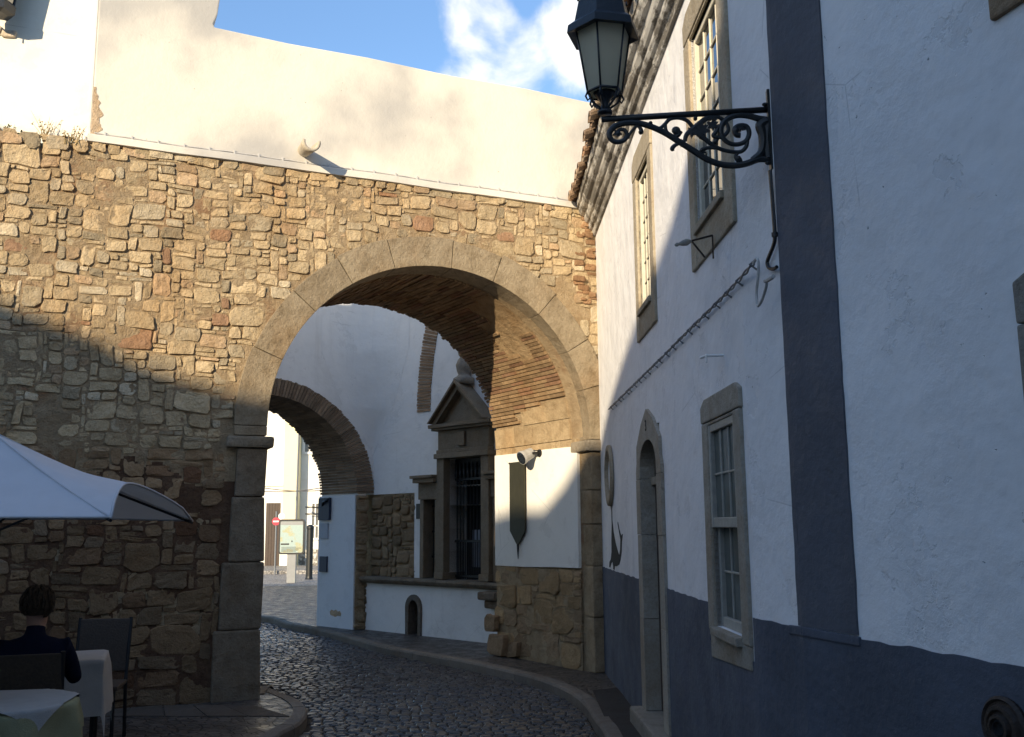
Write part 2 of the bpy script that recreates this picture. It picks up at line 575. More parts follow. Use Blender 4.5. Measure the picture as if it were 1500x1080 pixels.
# ------------------------------------------------------------------ masonry
def pack(W, H, c, rng, big):
    """irregular packing of rectangles; big(z) -> (max cells wide, max cells high)"""
    nx, nz = max(1, int(W / c)), max(1, int(H / c))
    occ = [[False] * nx for _ in range(nz)]
    out = []
    for j in range(nz):
        i = 0
        while i < nx:
            if occ[j][i]:
                i += 1
                continue
            mw, mh = big(j * c)
            w = rng.randint(2, mw) if rng.random() < 0.82 else rng.randint(1, 2)
            h = rng.randint(2, mh) if rng.random() < 0.72 else 1
            if w < h * 1.25 and rng.random() < 0.88:
                w = int(h * 1.5 + 0.5)
            ww = 0
            while ww < w and i + ww < nx and not occ[j][i + ww]:
                ww += 1
            hh = min(h, nz - j)
            ok = hh
            for q in range(hh):
                if any(occ[j + q][i + p] for p in range(ww)):
                    ok = q
                    break
            hh = max(1, ok)
            if nx - (i + ww) == 1 and not occ[j][i + ww]:
                if all(not occ[j + q][i + ww] for q in range(hh)):
                    ww += 1
            for q in range(hh):
                for p in range(ww):
                    occ[j + q][i + p] = True
            out.append((i * c, j * c, ww * c, hh * c))
            i += ww
    sx, sz = W / (nx * c), H / (nz * c)
    return [(x * sx, z * sz, w * sx, h * sz) for x, z, w, h in out]


def wob(t, z, a=0.028, s=2.1):
    return (t + a * noise.noise(V((t * s, z * s, 3.1))) + a * 0.5 * noise.noise(V((t * 6, z * 6, 9.1))),
            z + a * noise.noise(V((t * s, z * s, 17.7))) + a * 0.5 * noise.noise(V((t * 6, z * 6, 31.1))))


def one_stone(mb, place, t0, z0, w, h, rng, gap=0.012, relief=0.03, col=None, warp=True):
    """a domed irregular stone; place(t, z, d) -> world point"""
    a, b = w / 2 - gap * rng.uniform(0.5, 1.3), h / 2 - gap * rng.uniform(0.5, 1.2)
    if a < 0.006 or b < 0.006:
        return
    ct, cz = t0 + w / 2, z0 + h / 2
    seed = rng.uniform(0, 100)
    tilt = rng.uniform(-0.07, 0.07)
    skew = rng.uniform(-0.14, 0.14)
    q_ = min(a, b)
    out = []
    cor = [(-1, -1), (1, -1), (1, 1), (-1, 1)]
    cs = [(sx * a + rng.uniform(-0.16, 0.10) * sx * q_, sz * b + rng.uniform(-0.16, 0.10) * sz * q_) for sx, sz in cor]
    for i in range(4):
        p0, p1, p2 = cs[i - 1], cs[i], cs[(i + 1) % 4]
        ch = rng.uniform(0.12, 0.62) * q_
        for pp in (p0, p2):
            L_ = math.hypot(pp[0] - p1[0], pp[1] - p1[1]) or 1
            f_ = min(0.42, ch * rng.uniform(0.6, 1.3) / L_)
            out.append((p1[0] + (pp[0] - p1[0]) * f_, p1[1] + (pp[1] - p1[1]) * f_))
        k1 = rng.uniform(0.35, 0.65)
        mm = (p1[0] * k1 + p2[0] * (1 - k1), p1[1] * k1 + p2[1] * (1 - k1))
        bu = 1 + rng.uniform(-0.10, 0.08)
        out.append((mm[0] * (bu if i % 2 else 1), mm[1] * (1 if i % 2 else bu)))
    out = [(u + skew * v, v + tilt * u) for u, v in out]
    n = len(out)
    rl = relief * rng.uniform(0.4, 1.05) * min(1.0, 0.5 + min(a, b) / 0.08)
    sl, sm = rng.uniform(-0.13, 0.13), rng.uniform(-0.16, 0.10)
    rings = []
    for sc, dd in ((1.0, -0.03), (0.985, 0.6), (0.94, 0.95), (0.6, 1.0)):
        ring = []
        for (u, v) in out:
            uu, vv = u * sc, v * sc
            if warp:
                tt, zz = wob(ct + uu, cz + vv)
            else:
                tt, zz = ct + uu, cz + vv
            if dd > 0:
                d = rl * dd + (sl * uu + sm * vv) * (0.6 if dd < 1 else 1) + 0.009 * noise.noise(V((uu * 24, vv * 24, seed)))
            else:
                d = dd
            ring.append(mb.vert(place(tt, zz, d)))
        rings.append(ring)
    tt, zz = wob(ct, cz) if warp else (ct, cz)
    cidx = mb.vert(place(tt, zz, rl * rng.uniform(0.95, 1.12)))
    hint = place(ct, cz, 1.0) - place(ct, cz, 0.0)
    col = col or stone_col()
    for A, B in zip(rings[:-1], rings[1:]):
        for i in range(n):
            j = (i + 1) % n
            mb.f.append([A[i], A[j], B[j], B[i]])
            mb.c.append(col)
            mb.m.append(0)
    for i in range(n):
        mb.f.append([rings[-1][i], rings[-1][(i + 1) % n], cidx])
        mb.c.append(col)
        mb.m.append(0)
    # orientation check on one cap triangle
    f = mb.f[-1]
    p = [mb.v[q] for q in f]
    if (p[1] - p[0]).cross(p[2] - p[0]).dot(hint) < 0:
        cnt = n * 3 + n
        for q in range(len(mb.f) - cnt, len(mb.f)):
            mb.f[q] = mb.f[q][::-1]


def rubble(mb, fr, t0, t1, z0, z1, c, rng, big, keep=None, relief=0.03, gap=0.012, dbase=0.0, colf=None):
    for (x, z, w, h) in pack(t1 - t0, z1 - z0, c, rng, big):
        ct, cz = t0 + x + w / 2, z0 + z + h / 2
        if keep is not None and not keep(ct, cz, w, h):
            continue
        if noise.noise(V((ct * 1.3, cz * 1.3, 77))) > 0.43 and rng.random() < 0.5:
            continue        # a hole patched with bare mortar
        one_stone(mb, lambda t, zz, d: fr.pt(t, zz, d + dbase), t0 + x, z0 + z, w, h, rng, gap, relief, colf(ct, cz) if colf else None)


def block(fr, t0, t1, z0, z1, d0, d1, name, mat, parent, col, bev=0.012, jit=0.006):
    mb = MB()
    j = lambda: R.uniform(-jit, jit)
    pts = [(t0 + j(), z0 + 0.003), (t1 + j(), z0 + 0.003), (t1 + j(), z1 - 0.003), (t0 + j(), z1 - 0.003)]
    mb.prism(fr, pts, d0, d1 + abs(j()), col)
    return mb.build(name, mat, parent, bevel=bev, recalc=True)


def wall_holes(mb, fr, t0, t1, z0, z1, holes, depth, d=0.0, col=None, mi=0, step=0.0):
    """front skin of a wall with rectangular openings and their reveals"""
    ts = sorted({t0, t1, *[h[0] for h in holes], *[h[1] for h in holes]})
    zs = sorted({z0, z1, *[h[2] for h in holes], *[h[3] for h in holes]})
    ts = [t for t in ts if t0 <= t <= t1]
    zs = [z for z in zs if z0 <= z <= z1]
    for a, b in zip(ts[:-1], ts[1:]):
        for e, f in zip(zs[:-1], zs[1:]):
            ct, cz = (a + b) / 2, (e + f) / 2
            if any(h[0] < ct < h[1] and h[2] < cz < h[3] for h in holes):
                continue
            mb.poly([fr.pt(a, e, d), fr.pt(b, e, d), fr.pt(b, f, d), fr.pt(a, f, d)], fr.n, col, mi)
    for (a, b, e, f) in holes:
        for (p, q, hint) in (((a, e), (a, f), fr.u), ((b, e), (b, f), -fr.u), ((a, e), (b, e), V((0, 0, 1))), ((a, f), (b, f), V((0, 0, -1)))):
            mb.poly([fr.pt(p[0], p[1], d), fr.pt(q[0], q[1], d), fr.pt(q[0], q[1], d - depth), fr.pt(p[0], p[1], d - depth)], hint, col, mi)
SUN_AZ_DEG, SUN_EL_DEG = 26.0, 16.0
SUN_E, SKY_E, EXPO = 4.4, 0.108, 0.70
SKY_TINT, CLOUD = (0.88, 1.0, 1.13), 9.0
# ------------------------------------------------------------------ frames of the place
def az_dir(px, py=773):
    r = ray(px, py)
    return V((r.x, r.y, 0)).normalized()


CORNER = ground(886, 985)
FW = Frame(CORNER, (-math.sin(rad(66)), -math.cos(rad(66))))
RWA = az_dir(712)
RW1 = Frame(CORNER, -RWA)                        # house, straight part, t runs toward the camera
P1 = RW1.pt(RW1.t(1108, 890), 0)
RW2 = Frame(P1, -az_dir(527))
P2 = RW2.pt(RW2.t(1178, 916), 0)
RW3 = Frame(P2, -az_dir(327))
TUN = V((-math.sin(rad(32)), math.cos(rad(32)), 0))   # axis of the vaulted passage
THICK = 2.13
Z_STONE, Z_PAR = 5.55, 6.95
TL, TR = FW.t(390, 640), FW.t(863, 655)
TC, RAD = (TL + TR) / 2, (TL - TR) / 2
ZC = 2.70
RV = Frame(FW.pt(TR, 0), TUN, toward=FW.pt(TL, 0))
A0 = ground(533, 922)
B0 = ground(720, 943)
W2 = Frame(A0, (B0 - A0))
W3 = Frame(A0, FW.u)
# ================================================================== the archway wall
def arc(r, a0, a1, n):
    return [(TC - r * math.cos(a0 + (a1 - a0) * i / n), ZC + r * math.sin(a0 + (a1 - a0) * i / n)) for i in range(n + 1)]


arch = thing('archway_wall', 'rubble stone wall pierced by a round vaulted archway, with whitewashed parapet above', 'archway', FW.pt(TC, 0))
body = MB()
RB = RAD + 0.02
poly = [(10.5, -0.2), (10.5, 5.35), (5.9, Z_STONE - 0.12), (-0.35, Z_STONE - 0.06), (-0.35, -0.2), (TR - 0.02, -0.2)] + arc(RB, 0, math.pi, 40) + [(TL + 0.02, -0.2)]
body.solid([FW.pt(t, z, 0) for t, z in poly], [FW.pt(t, z, 0) + TUN * THICK for t, z in poly])
body.build('mortar_core', M['mortar'], arch)

rg = random.Random(3)


def keep_fw(t, z, w, h):
    r = math.hypot(t - TC, z - ZC)
    if z > ZC:
        return r > RAD + 0.36 and t > -0.05
    return t > TL + 0.40 + 0.25 * min(w, 0.4) or t < TR - 1


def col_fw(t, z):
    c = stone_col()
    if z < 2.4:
        # lower courses: redder brown stone, with shade darkened into its colour
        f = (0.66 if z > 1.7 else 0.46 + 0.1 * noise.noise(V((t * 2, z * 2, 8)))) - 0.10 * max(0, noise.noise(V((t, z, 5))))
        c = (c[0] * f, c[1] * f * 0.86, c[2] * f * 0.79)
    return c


st = MB()
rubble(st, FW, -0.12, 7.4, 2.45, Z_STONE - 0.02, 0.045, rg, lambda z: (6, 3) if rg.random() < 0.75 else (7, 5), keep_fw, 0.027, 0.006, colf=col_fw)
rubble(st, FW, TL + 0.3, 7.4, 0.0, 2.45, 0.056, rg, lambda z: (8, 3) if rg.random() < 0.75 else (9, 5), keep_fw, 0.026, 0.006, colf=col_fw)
# irregular top course
t = -0.1
while t < 5.7:
    w = rg.uniform(0.12, 0.3)
    one_stone(st, lambda a, b, d: FW.pt(a, b, d), t, Z_STONE - 0.14 + rg.uniform(-0.02, 0.01), w, rg.uniform(0.12, 0.16), rg, 0.012, 0.04)
    t += w
while t < 7.3:
    w = rg.uniform(0.15, 0.32)
    one_stone(st, lambda a, b, d: FW.pt(a, b, d), t, 5.33 + rg.uniform(-0.03, 0.03), w, rg.uniform(0.13, 0.2), rg, 0.012, 0.06)
    t += w
st.build('rubble_facing', M['stone'], arch, smooth=False)

# mortar smeared over the joints: a rough skin that laps the edges of the stones
sk_ = MB()


def skin(fr, t0, t1, z0, z1, step, keep, lvl, amp):
    na, nb = int((t1 - t0) / step), int((z1 - z0) / step)
    ids = {}
    for i in range(na + 1):
        for j in range(nb + 1):
            t, z = t0 + i * step, z0 + j * step
            p = V((t * 1.7, z * 1.7, 41))
            d = lvl + amp * (1.1 * noise.noise(p) + 0.9 * noise.noise(p * 4.1) + 0.7 * noise.noise(p * 13))
            ids[i, j] = sk_.vert(fr.pt(t, z, d))
    for i in range(na):
        for j in range(nb):
            t, z = t0 + (i + 0.5) * step, z0 + (j + 0.5) * step
            if keep is None or keep(t, z):
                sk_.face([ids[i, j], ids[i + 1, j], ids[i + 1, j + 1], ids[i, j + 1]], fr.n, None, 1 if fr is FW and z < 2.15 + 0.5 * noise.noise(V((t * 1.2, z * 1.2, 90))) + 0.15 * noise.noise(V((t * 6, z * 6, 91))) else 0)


def keep_skin(t, z):
    if z > 5.30 + (0.13 if t < 5.7 else 0):
        return False
    r = math.hypot(t - TC, z - ZC)
    if z > ZC:
        return r > RAD + 0.20
    return t > TL + 0.2


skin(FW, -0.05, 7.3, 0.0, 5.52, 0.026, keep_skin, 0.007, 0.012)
skin(RV, 0.2, THICK, 0.0, 1.15, 0.03, None, 0.008, 0.011)
sk_.build('smeared_mortar', [M['mortar'], M['mortar_shaded']], arch, smooth=True)

# voussoirs
cuts = [0.0, 0.30, 0.56, 0.86, 1.22, 1.50, 1.86, 2.14, 2.42, 2.76, math.pi]
for a, b in zip(cuts[:-1], cuts[1:]):
    mb = MB()
    e = 0.0022
    th = 0.335 + R.uniform(-0.018, 0.022)
    n = 6
    inner = arc(RAD - 0.004 * R.random(), a + e * 0.6, b - e * 0.6, n)
    outer = arc(RAD + th, a + e, b - e, n)
    mb.prism(FW, inner + outer[::-1], -0.36, 0.045 + R.uniform(-0.006, 0.008), ash_col((0.335, 0.275, 0.19)))
    mb.build('voussoir', M['ashlar'], arch, bevel=0.007, recalc=True)
# left pier quoins, imposts
for (z0, z1, w) in ((-0.02, 0.67, 0.47), (0.67, 1.33, 0.40), (1.33, 1.98, 0.34), (1.98, 2.47, 0.30)):
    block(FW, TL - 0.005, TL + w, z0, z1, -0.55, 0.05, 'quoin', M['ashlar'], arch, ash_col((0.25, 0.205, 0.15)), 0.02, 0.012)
block(FW, TL - 0.07, TL + 0.40, 2.47, 2.595, -0.6, 0.09, 'impost', M['ashlar'], arch, ash_col((0.36, 0.31, 0.235)), 0.03)
block(FW, TL - 0.003, TL + 0.33, 2.60, ZC + 0.001, -0.36, 0.045, 'quoin', M['ashlar'], arch, ash_col(), 0.008)
block(FW, -0.2, TR + 0.075, 2.53, 2.67, -0.35, 0.10, 'impost', M['ashlar'], arch, ash_col((0.36, 0.31, 0.235)), 0.03)
for (z0, z1) in ((0, 0.62), (0.62, 1.2), (1.2, 1.68), (1.68, 2.08), (2.08, 2.53)):
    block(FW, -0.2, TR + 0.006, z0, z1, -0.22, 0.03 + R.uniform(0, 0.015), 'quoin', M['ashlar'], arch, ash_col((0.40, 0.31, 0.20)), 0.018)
block(FW, -0.2, TR + 0.006, 2.672, ZC + 0.02, -0.36, 0.04, 'quoin', M['ashlar'], arch, ash_col(), 0.008)


# vault: thin bricks laid along the passage
def vpt(th, s, r):
    t, z = TC - r * math.cos(th), ZC + r * math.sin(th)
    return FW.pt(t, z, 0) + TUN * s


vb = MB()


def vblock(mb, a0, a1, s0, s1, r, col, sub=1):
    lo, hi = [], []
    A = [a0 + (a1 - a0) * i / sub for i in range(sub + 1)]
    prof = [(a, r) for a in A] + [(a, RAD + 0.05) for a in A[::-1]]
    mb.solid([vpt(a, s0, rr) for a, rr in prof], [vpt(a, s1, rr) for a, rr in prof], col)


def patch_zone(th, s):
    c = (th - 0.86) / 0.27, (s - 0.72 - (0.9 - th) * 0.5) / 0.34
    return c[0] ** 2 + c[1] ** 2 + 0.5 * noise.noise(V((th * 6, s * 4, 4))) < 1


th = 0.0
dth = 0.050 / RAD
k_ = 0
while th < math.pi - 0.02:
    a1 = th + dth * R.uniform(0.9, 1.1)
    s = 0.37
    lim = 0.13 if th < 1.6 else 0.0
    wav = 0.006 * noise.noise(V((th * 5, 0, 0)))
    while s < THICK:
        L = R.uniform(0.24, 0.33)
        s1 = min(s + L, THICK)
        if THICK - s1 < 0.1:
            s1 = THICK + R.uniform(-0.02, 0.05)
        front_as = 0.30 - 0.13 * (s / THICK)
        if th < (front_as if s < 1.35 else 0.14):
            s = s1
            continue
        if not patch_zone(th, (s + s1) / 2):
            f = R.uniform(0.7, 1.15)
            vblock(vb, th + 0.0055, a1, s + 0.003, s1 - 0.003, RAD - 0.004 - R.uniform(0, 0.016) + wav, shade((0.34, 0.235, 0.135) if R.random() < 0.75 else (0.30, 0.18, 0.11), f))
        s = s1
    th = a1
vb.build('brick_vault', M['brick'], arch)
# lime patch left on the vault
pm = MB()
N1, N2 = 22, 16
gr = [[None] * (N2 + 1) for _ in range(N1 + 1)]
for i in range(N1 + 1):
    for j in range(N2 + 1):
        a = 0.52 + 0.72 * i / N1
        s = 0.36 + 1.1 * j / N2
        gr[i][j] = (pm.vert(vpt(a, s, RAD + 0.004 + 0.008 * noise.noise(V((a * 9, s * 9, 0))))), patch_zone(a, s) or patch_zone(a - 0.03, s) or patch_zone(a + 0.03, s))
for i in range(N1):
    for j in range(N2):
        q = [gr[i][j], gr[i + 1][j], gr[i + 1][j + 1], gr[i][j + 1]]
        pm.face([x[0] for x in q], FW.pt(TC, 1) - vpt(0.9, 0.9, RAD), (0.40, 0.29, 0.17))
pm.build('lime_patch', M['ashlar'], arch, smooth=True)
# springing stones of the right side of the passage
sp = MB()
s = 0.24
while s < THICK:
    L = min(R.uniform(0.35, 0.6), THICK - s)
    sp.solid([RV.pt(s + 0.004, 2.615, -0.1), RV.pt(s + L - 0.004, 2.615, -0.1), RV.pt(s + L - 0.004, 2.615, 0.006), RV.pt(s + 0.004, 2.615, 0.006)],
             [RV.pt(s + 0.004, ZC + 0.0, -0.1), RV.pt(s + L - 0.004, ZC + 0.0, -0.1), RV.pt(s + L - 0.004, ZC + 0.0, 0.006), RV.pt(s + 0.004, ZC + 0.0, 0.006)], ash_col((0.46, 0.35, 0.215)))
    s += L
s = 0.37
while s < THICK:
    L = min(R.uniform(0.3, 0.55), THICK - s)
    vblock(sp, 0.004, 0.138, s + 0.004, s + L - 0.004, RAD - 0.006 - R.uniform(0, 0.01), ash_col((0.46, 0.35, 0.215)), 2)
    s += L
s = 0.37
while s < 1.36:
    L = R.uniform(0.28, 0.45)
    vblock(sp, 0.142, 0.29 - 0.10 * s / THICK, s + 0.004, min(s + L, 1.4) - 0.004, RAD - 0.006 - R.uniform(0, 0.012), ash_col((0.46, 0.35, 0.215)), 2)
    s += L
sp.build('springing_stones', M['ashlar'], arch)
# lower masonry of the right side and the white panel above it
rm = MB()
rubble(rm, RV, 0.2, THICK + 0.02, 0.0, 1.15, 0.075, rg, lambda z: (6, 5), None, 0.028, 0.006, colf=lambda t, z: shade((0.46, 0.32, 0.175) if rg.random() < 0.7 else (0.38, 0.275, 0.17), rg.uniform(0.75, 1.15)))
for (t_, z_, w_, h_, o_) in ((1.75, 0.0, 0.45, 0.28, 0.10), (2.0, 0.26, 0.3, 0.25, 0.07), (1.5, 0.0, 0.3, 0.2, 0.06)):
    one_stone(rm, lambda a, b, d, o=o_: RV.pt(a, b, d + o), t_, z_, w_, h_, rg, 0.01, 0.06, (0.33, 0.23, 0.14))
rm.build('passage_rubble', M['stone'], arch, smooth=False)
pn = MB()
pts = [(0.225, 1.17), (0.8, 1.165), (1.4, 1.15), (THICK + 0.012, 1.15), (THICK + 0.012, 2.62), (1.6, 2.615), (0.9, 2.62), (0.225, 2.61)]
pn.prism(RV, pts, -0.05, 0.022)
pn.build('plaster_panel', M['plaster_reveal'], arch, bevel=0.006, recalc=True)

# whitewashed parapet with its raised left end
pp = MB()
pp.prism(FW, [(-0.3, 5.45), (5.752, 5.45), (5.752, 7.32), (4.585, 7.32), (4.555, 7.35), (4.575, 7.15), (4.615, 7.03), (4.60, Z_PAR + 0.045),
              (3.8, Z_PAR + 0.02), (2.9, Z_PAR + 0.03), (1.9, Z_PAR), (0.9, Z_PAR + 0.015), (-0.3, Z_PAR - 0.02)], -0.48, -0.025)
pp.build('parapet', M['plaster_parapet'], arch, bevel=0.02, recalc=True)
lp = MB()
n = 40
for a in range(n):
    t0, t1 = -0.1 + 5.88 * a / n, -0.1 + 5.88 * (a + 1) / n
    zz = lambda t: 5.545 + 0.012 * noise.noise(V((t * 1.3, 0, 2)))
    lp.solid([FW.pt(t0, zz(t0) - 0.05, -0.02), FW.pt(t1, zz(t1) - 0.05, -0.02), FW.pt(t1, zz(t1) - 0.045, 0.055), FW.pt(t0, zz(t0) - 0.045, 0.055)],
             [FW.pt(t0, zz(t0) + 0.06, -0.02), FW.pt(t1, zz(t1) + 0.06, -0.02), FW.pt(t1, zz(t1) + 0.025, 0.05), FW.pt(t0, zz(t0) + 0.025, 0.05)])
lp.build('parapet_ledge', M['plaster_parapet'], arch)
# crevice of bare render where parapet and tower meet
cv = MB()
z = 5.6
pl, pr = [], []
while z < 6.12:
    pl.append((5.751, z))
    pr.append((5.745 - 0.085 * max(0.12, 0.75 + 1.3 * noise.noise(V((0, z * 8, 3))) + 0.5 * noise.noise(V((0, z * 25, 5)))) * min(1, (6.16 - z) * 4), z))
    z += 0.018
cv.prism(FW, pl + pr[::-1], -0.03, -0.021)
cv.build('bare_render', M['rustpatch'], arch)
# clay spout
spt = MB()
tS, zS = FW.uv(446, 222)
rim_o, rim_i = [], []
for dd, sc in ((-0.05, 0.8), (0.12, 0.9), (0.25, 1.0), (0.36, 1.12)):
    o_, i_ = [], []
    for q in range(13):
        a = math.pi * (0.93 + 1.14 * q / 12)
        o_.append(spt.vert(FW.pt(tS + 0.088 * sc * math.cos(a), zS + 0.095 * sc * math.sin(a) + 0.02 - 0.12 * dd, dd)))
        i_.append(spt.vert(FW.pt(tS + 0.060 * sc * math.cos(a), zS + 0.065 * sc * math.sin(a) + 0.02 - 0.12 * dd, dd)))
    rim_o.append(o_)
    rim_i.append(i_)
for A, B in zip(rim_o[:-1], rim_o[1:]):
    for q in range(12):
        spt.face([A[q], A[q + 1], B[q + 1], B[q]])
for A, B in zip(rim_i[:-1], rim_i[1:]):
    for q in range(12):
        spt.face([A[q + 1], A[q], B[q], B[q + 1]])
for q in range(12):
    spt.face([rim_o[-1][q], rim_o[-1][q + 1], rim_i[-1][q + 1], rim_i[-1][q]])
for e in (0, 12):
    for a in range(3):
        spt.face([rim_o[a][e], rim_o[a + 1][e], rim_i[a + 1][e], rim_i[a][e]])
spt.build('water_spout', M['terracotta'], arch, recalc=True, smooth=True)

# cable clipped along the parapet
cb = MB()
cp = []
for a in range(61):
    t = 5.72 - 5.6 * a / 60
    cp.append(FW.pt(t, 5.615 + 0.012 * noise.noise(V((t * 1.3, 0, 2))) - 0.006 * abs(math.sin(a * 0.9)), -0.012))
cb.tube(cp, 0.006, 6)
for a in range(22):
    t = 5.62 - 0.255 * a
    cb.box(FW, t - 0.008, t + 0.008, 5.59 + 0.012 * noise.noise(V((t * 1.3, 0, 2))), 5.635 + 0.012 * noise.noise(V((t * 1.3, 0, 2))), -0.026, -0.002)
tag(cb.build('wall_cable', M['cable_white'], None, FW.pt(3, 5.6)), 'thin pale cable clipped along the foot of the white parapet', 'cable')

# ------------------------------------------------------------------ white tower block at the left end
TW = Frame(FW.pt(5.75, 0, -0.02), (-math.sin(rad(85)), -math.cos(rad(85))))
tower = thing('white_tower', 'bright whitewashed block rising from the left end of the stone wall', 'tower', TW.pt(1.5, 5.3))
tb = MB()
tb.box(TW, 0, 1.25, 5.28, 7.65, -1.6, 0.0)
tb.box(TW, 1.25, 6, 5.28, 7.7, -0.5, -0.12)
tb.build('tower_wall', M['plaster_tower'], tower, bevel=0.03, recalc=True, segs=3)
lm = MB()
tq, zq = TW.uv(8, 50)
for q in range(3):
    one_stone(lm, lambda a, b, d: TW.pt(a, b, d), tq - 0.12 + 0.07 * q, zq - 0.06 + 0.02 * q, 0.15, 0.09, rg, 0.004, 0.04, (0.7, 0.62, 0.5))
lm.build('plaster_lump', M['ashlar'], tower, smooth=True)

# weeds rooted on the ledge below the tower
for (px, py, hgt, kind) in ((8, 204, 0.16, 'leaf'), (25, 206, 0.10, 'leaf'), (62, 207, 0.30, 'straw'), (96, 209, 0.14, 'straw'), (108, 209, 0.20, 'straw')):
    tt, zz = TW.uv(px, py, 0.12)
    wd = MB()
    for q in range(26 if kind == 'leaf' else 14):
        a = R.uniform(0, 6.28)
        lean = R.uniform(0.1, 0.7)
        b0 = TW.pt(tt + R.uniform(-0.05, 0.05), zz - 0.02, 0.1 + R.uniform(-0.04, 0.04))
        tip = b0 + V((math.cos(a) * lean * hgt, math.sin(a) * lean * hgt * 0.6, hgt * R.uniform(0.5, 1.1)))
        mid = (b0 + tip) / 2 + V((0, 0, 0.03))
        wd.tube([b0, mid, tip], [0.003, 0.0025, 0.001], 4)
        for g in range(5 if kind == 'leaf' else 4):
            p = b0.lerp(tip, R.uniform(0.3, 1.0))
            d1 = V((R.uniform(-1, 1), R.uniform(-1, 1), R.uniform(-0.3, 1))).normalized() * (0.035 if kind == 'leaf' else 0.02)
            d2 = V((R.uniform(-1, 1), R.uniform(-1, 1), R.uniform(-0.5, 0.5))).normalized() * 0.012
            wd.poly([p, p + d1 * 0.5 + d2, p + d1, p + d1 * 0.5 - d2])
    lab = {8: 'tuft of green leaves at the far left end of the stone ledge', 25: 'low green tuft just right of the larger leafy tuft on the ledge', 62: 'tallest dry yellow weed against the white tower foot',
           96: 'short dry weed between the tallest weed and the tower corner', 108: 'dry orange weed closest to the tower corner on the stone ledge'}[px]
    tag(wd.build('ledge_weed', M[kind], None, TW.pt(tt, zz, 0.1)), lab, 'weed', 'weeds on the stone ledge')


# ================================================================== lanterns
def hexa(mb, base, prof, ang, col=None, cap=True):
    mb.lathe(base, prof, 6, V((0, 0, 1)), col, ang, cap)


def lantern_parts(parent, base, s, ang, glassmat, frame_mat):
    """base = centre of the lantern's foot; s = height of the glass body"""
    rb, rt = 0.25 * s, 0.415 * s          # glass radii below and above
    z0, z1 = 0.30 * s, 1.30 * s
    g = MB()
    hexa(g, base, [(rb * 0.97, z0), (rt * 0.97, z1)], ang, None, True)
    g.build('lantern_glass', glassmat, parent)
    f = MB()
    for q in range(6):
        a = ang + q * math.pi / 3
        c = V((math.cos(a), math.sin(a), 0))
        f.tube([base + c * rb + V((0, 0, z0 - 0.01 * s)), base + c * rt + V((0, 0, z1))], 0.014 * s, 6)
        a2 = a + math.pi / 3
        c2 = V((math.cos(a2), math.sin(a2), 0))
        f.tube([base + c * rb + V((0, 0, z0)), base + c2 * rb + V((0, 0, z0))], 0.02 * s, 6)
        # curled drop at each lower corner
        f.tube([base + c * rb * 1.0 + V((0, 0, z0)), base + c * rb * 1.12 + V((0, 0, z0 - 0.07 * s)), base + c * rb * 1.0 + V((0, 0, z0 - 0.13 * s)), base + c * rb * 0.85 + V((0, 0, z0 - 0.09 * s))], 0.015 * s, 6)
        # stay from corner to foot
        f.tube([base + c * rb * 0.95 + V((0, 0, z0 - 0.02 * s)), base + c * rb * 0.75 + V((0, 0, z0 - 0.14 * s)), base + c * 0.08 * s + V((0, 0, 0.08 * s)), base + c * 0.06 * s], 0.017 * s, 6)
    f.build('lantern_frame', frame_mat, parent, smooth=True)
    ft = MB()
    ft.lathe(base, [(0.10 * s, -0.02 * s), (0.11 * s, 0.02 * s), (0.06 * s, 0.05 * s), (0.055 * s, 0.14 * s), (0.085 * s, 0.20 * s), (0.13 * s, 0.26 * s), (0.16 * s, 0.30 * s)], 16)
    ft.build('lantern_foot', frame_mat, parent, smooth=True)
    rf = MB()
    hexa(rf, base, [(rt * 0.9, z1 - 0.10 * s), (rt * 1.30, z1 - 0.14 * s), (rt * 1.26, z1 - 0.02 * s), (rt * 1.02, z1 + 0.06 * s), (rt * 0.86, z1 + 0.38 * s), (rt * 0.62, z1 + 0.42 * s), (rt * 0.5, z1 + 0.44 * s)], ang)
    rf.build('lantern_roof', frame_mat, parent, bevel=0.006 * s, recalc=True)
    cp_ = MB()
    cp_.lathe(base, [(rt * 0.52, z1 + 0.43 * s), (rt * 0.42, z1 + 0.52 * s), (rt * 0.25, z1 + 0.58 * s), (rt * 0.1, z1 + 0.62 * s), (rt * 0.12, z1 + 0.68 * s), (0.002, z1 + 0.75 * s)], 16)
    for q in range(6):
        a = ang + q * math.pi / 3
        c = base + V((math.cos(a) * rt * 0.88, math.sin(a) * rt * 0.88, z1 + 0.37 * s))
        cp_.lathe(c, [(0.012 * s, 0), (0.02 * s, 0.03 * s), (0.004 * s, 0.07 * s)], 6)
    cp_.build('lantern_finial', frame_mat, parent, smooth=True)


# street lamp on the house wall: placed where its plate meets the plaster
tP, zP = RW2.uv(1126, 160)
wallp = RW2.pt(tP, zP)
ARM = V((-1, 0.035, 0)).normalized()
LA = (wallp.x - 0.0931 * wallp.y) / (1 + 0.0931 * 0.035) * 0.955
lamp = thing('street_lamp', 'black iron street lamp with frosted six-sided lantern on scrolled wall bracket', 'street lamp', wallp)
SC = LA / (1126 - 885)


def bp(zx, zy, off=0.0):
    """a point of the bracket from the drawing of its scrolls (quarter-pixel drawing units)"""
    px, py = 800 + zx / 4.153, zy / 4.153
    return wallp + ARM * ((1126 - px) * SC) + V((0, 0, (160 - py) * SC)) + V((ARM.y, -ARM.x, 0)) * off


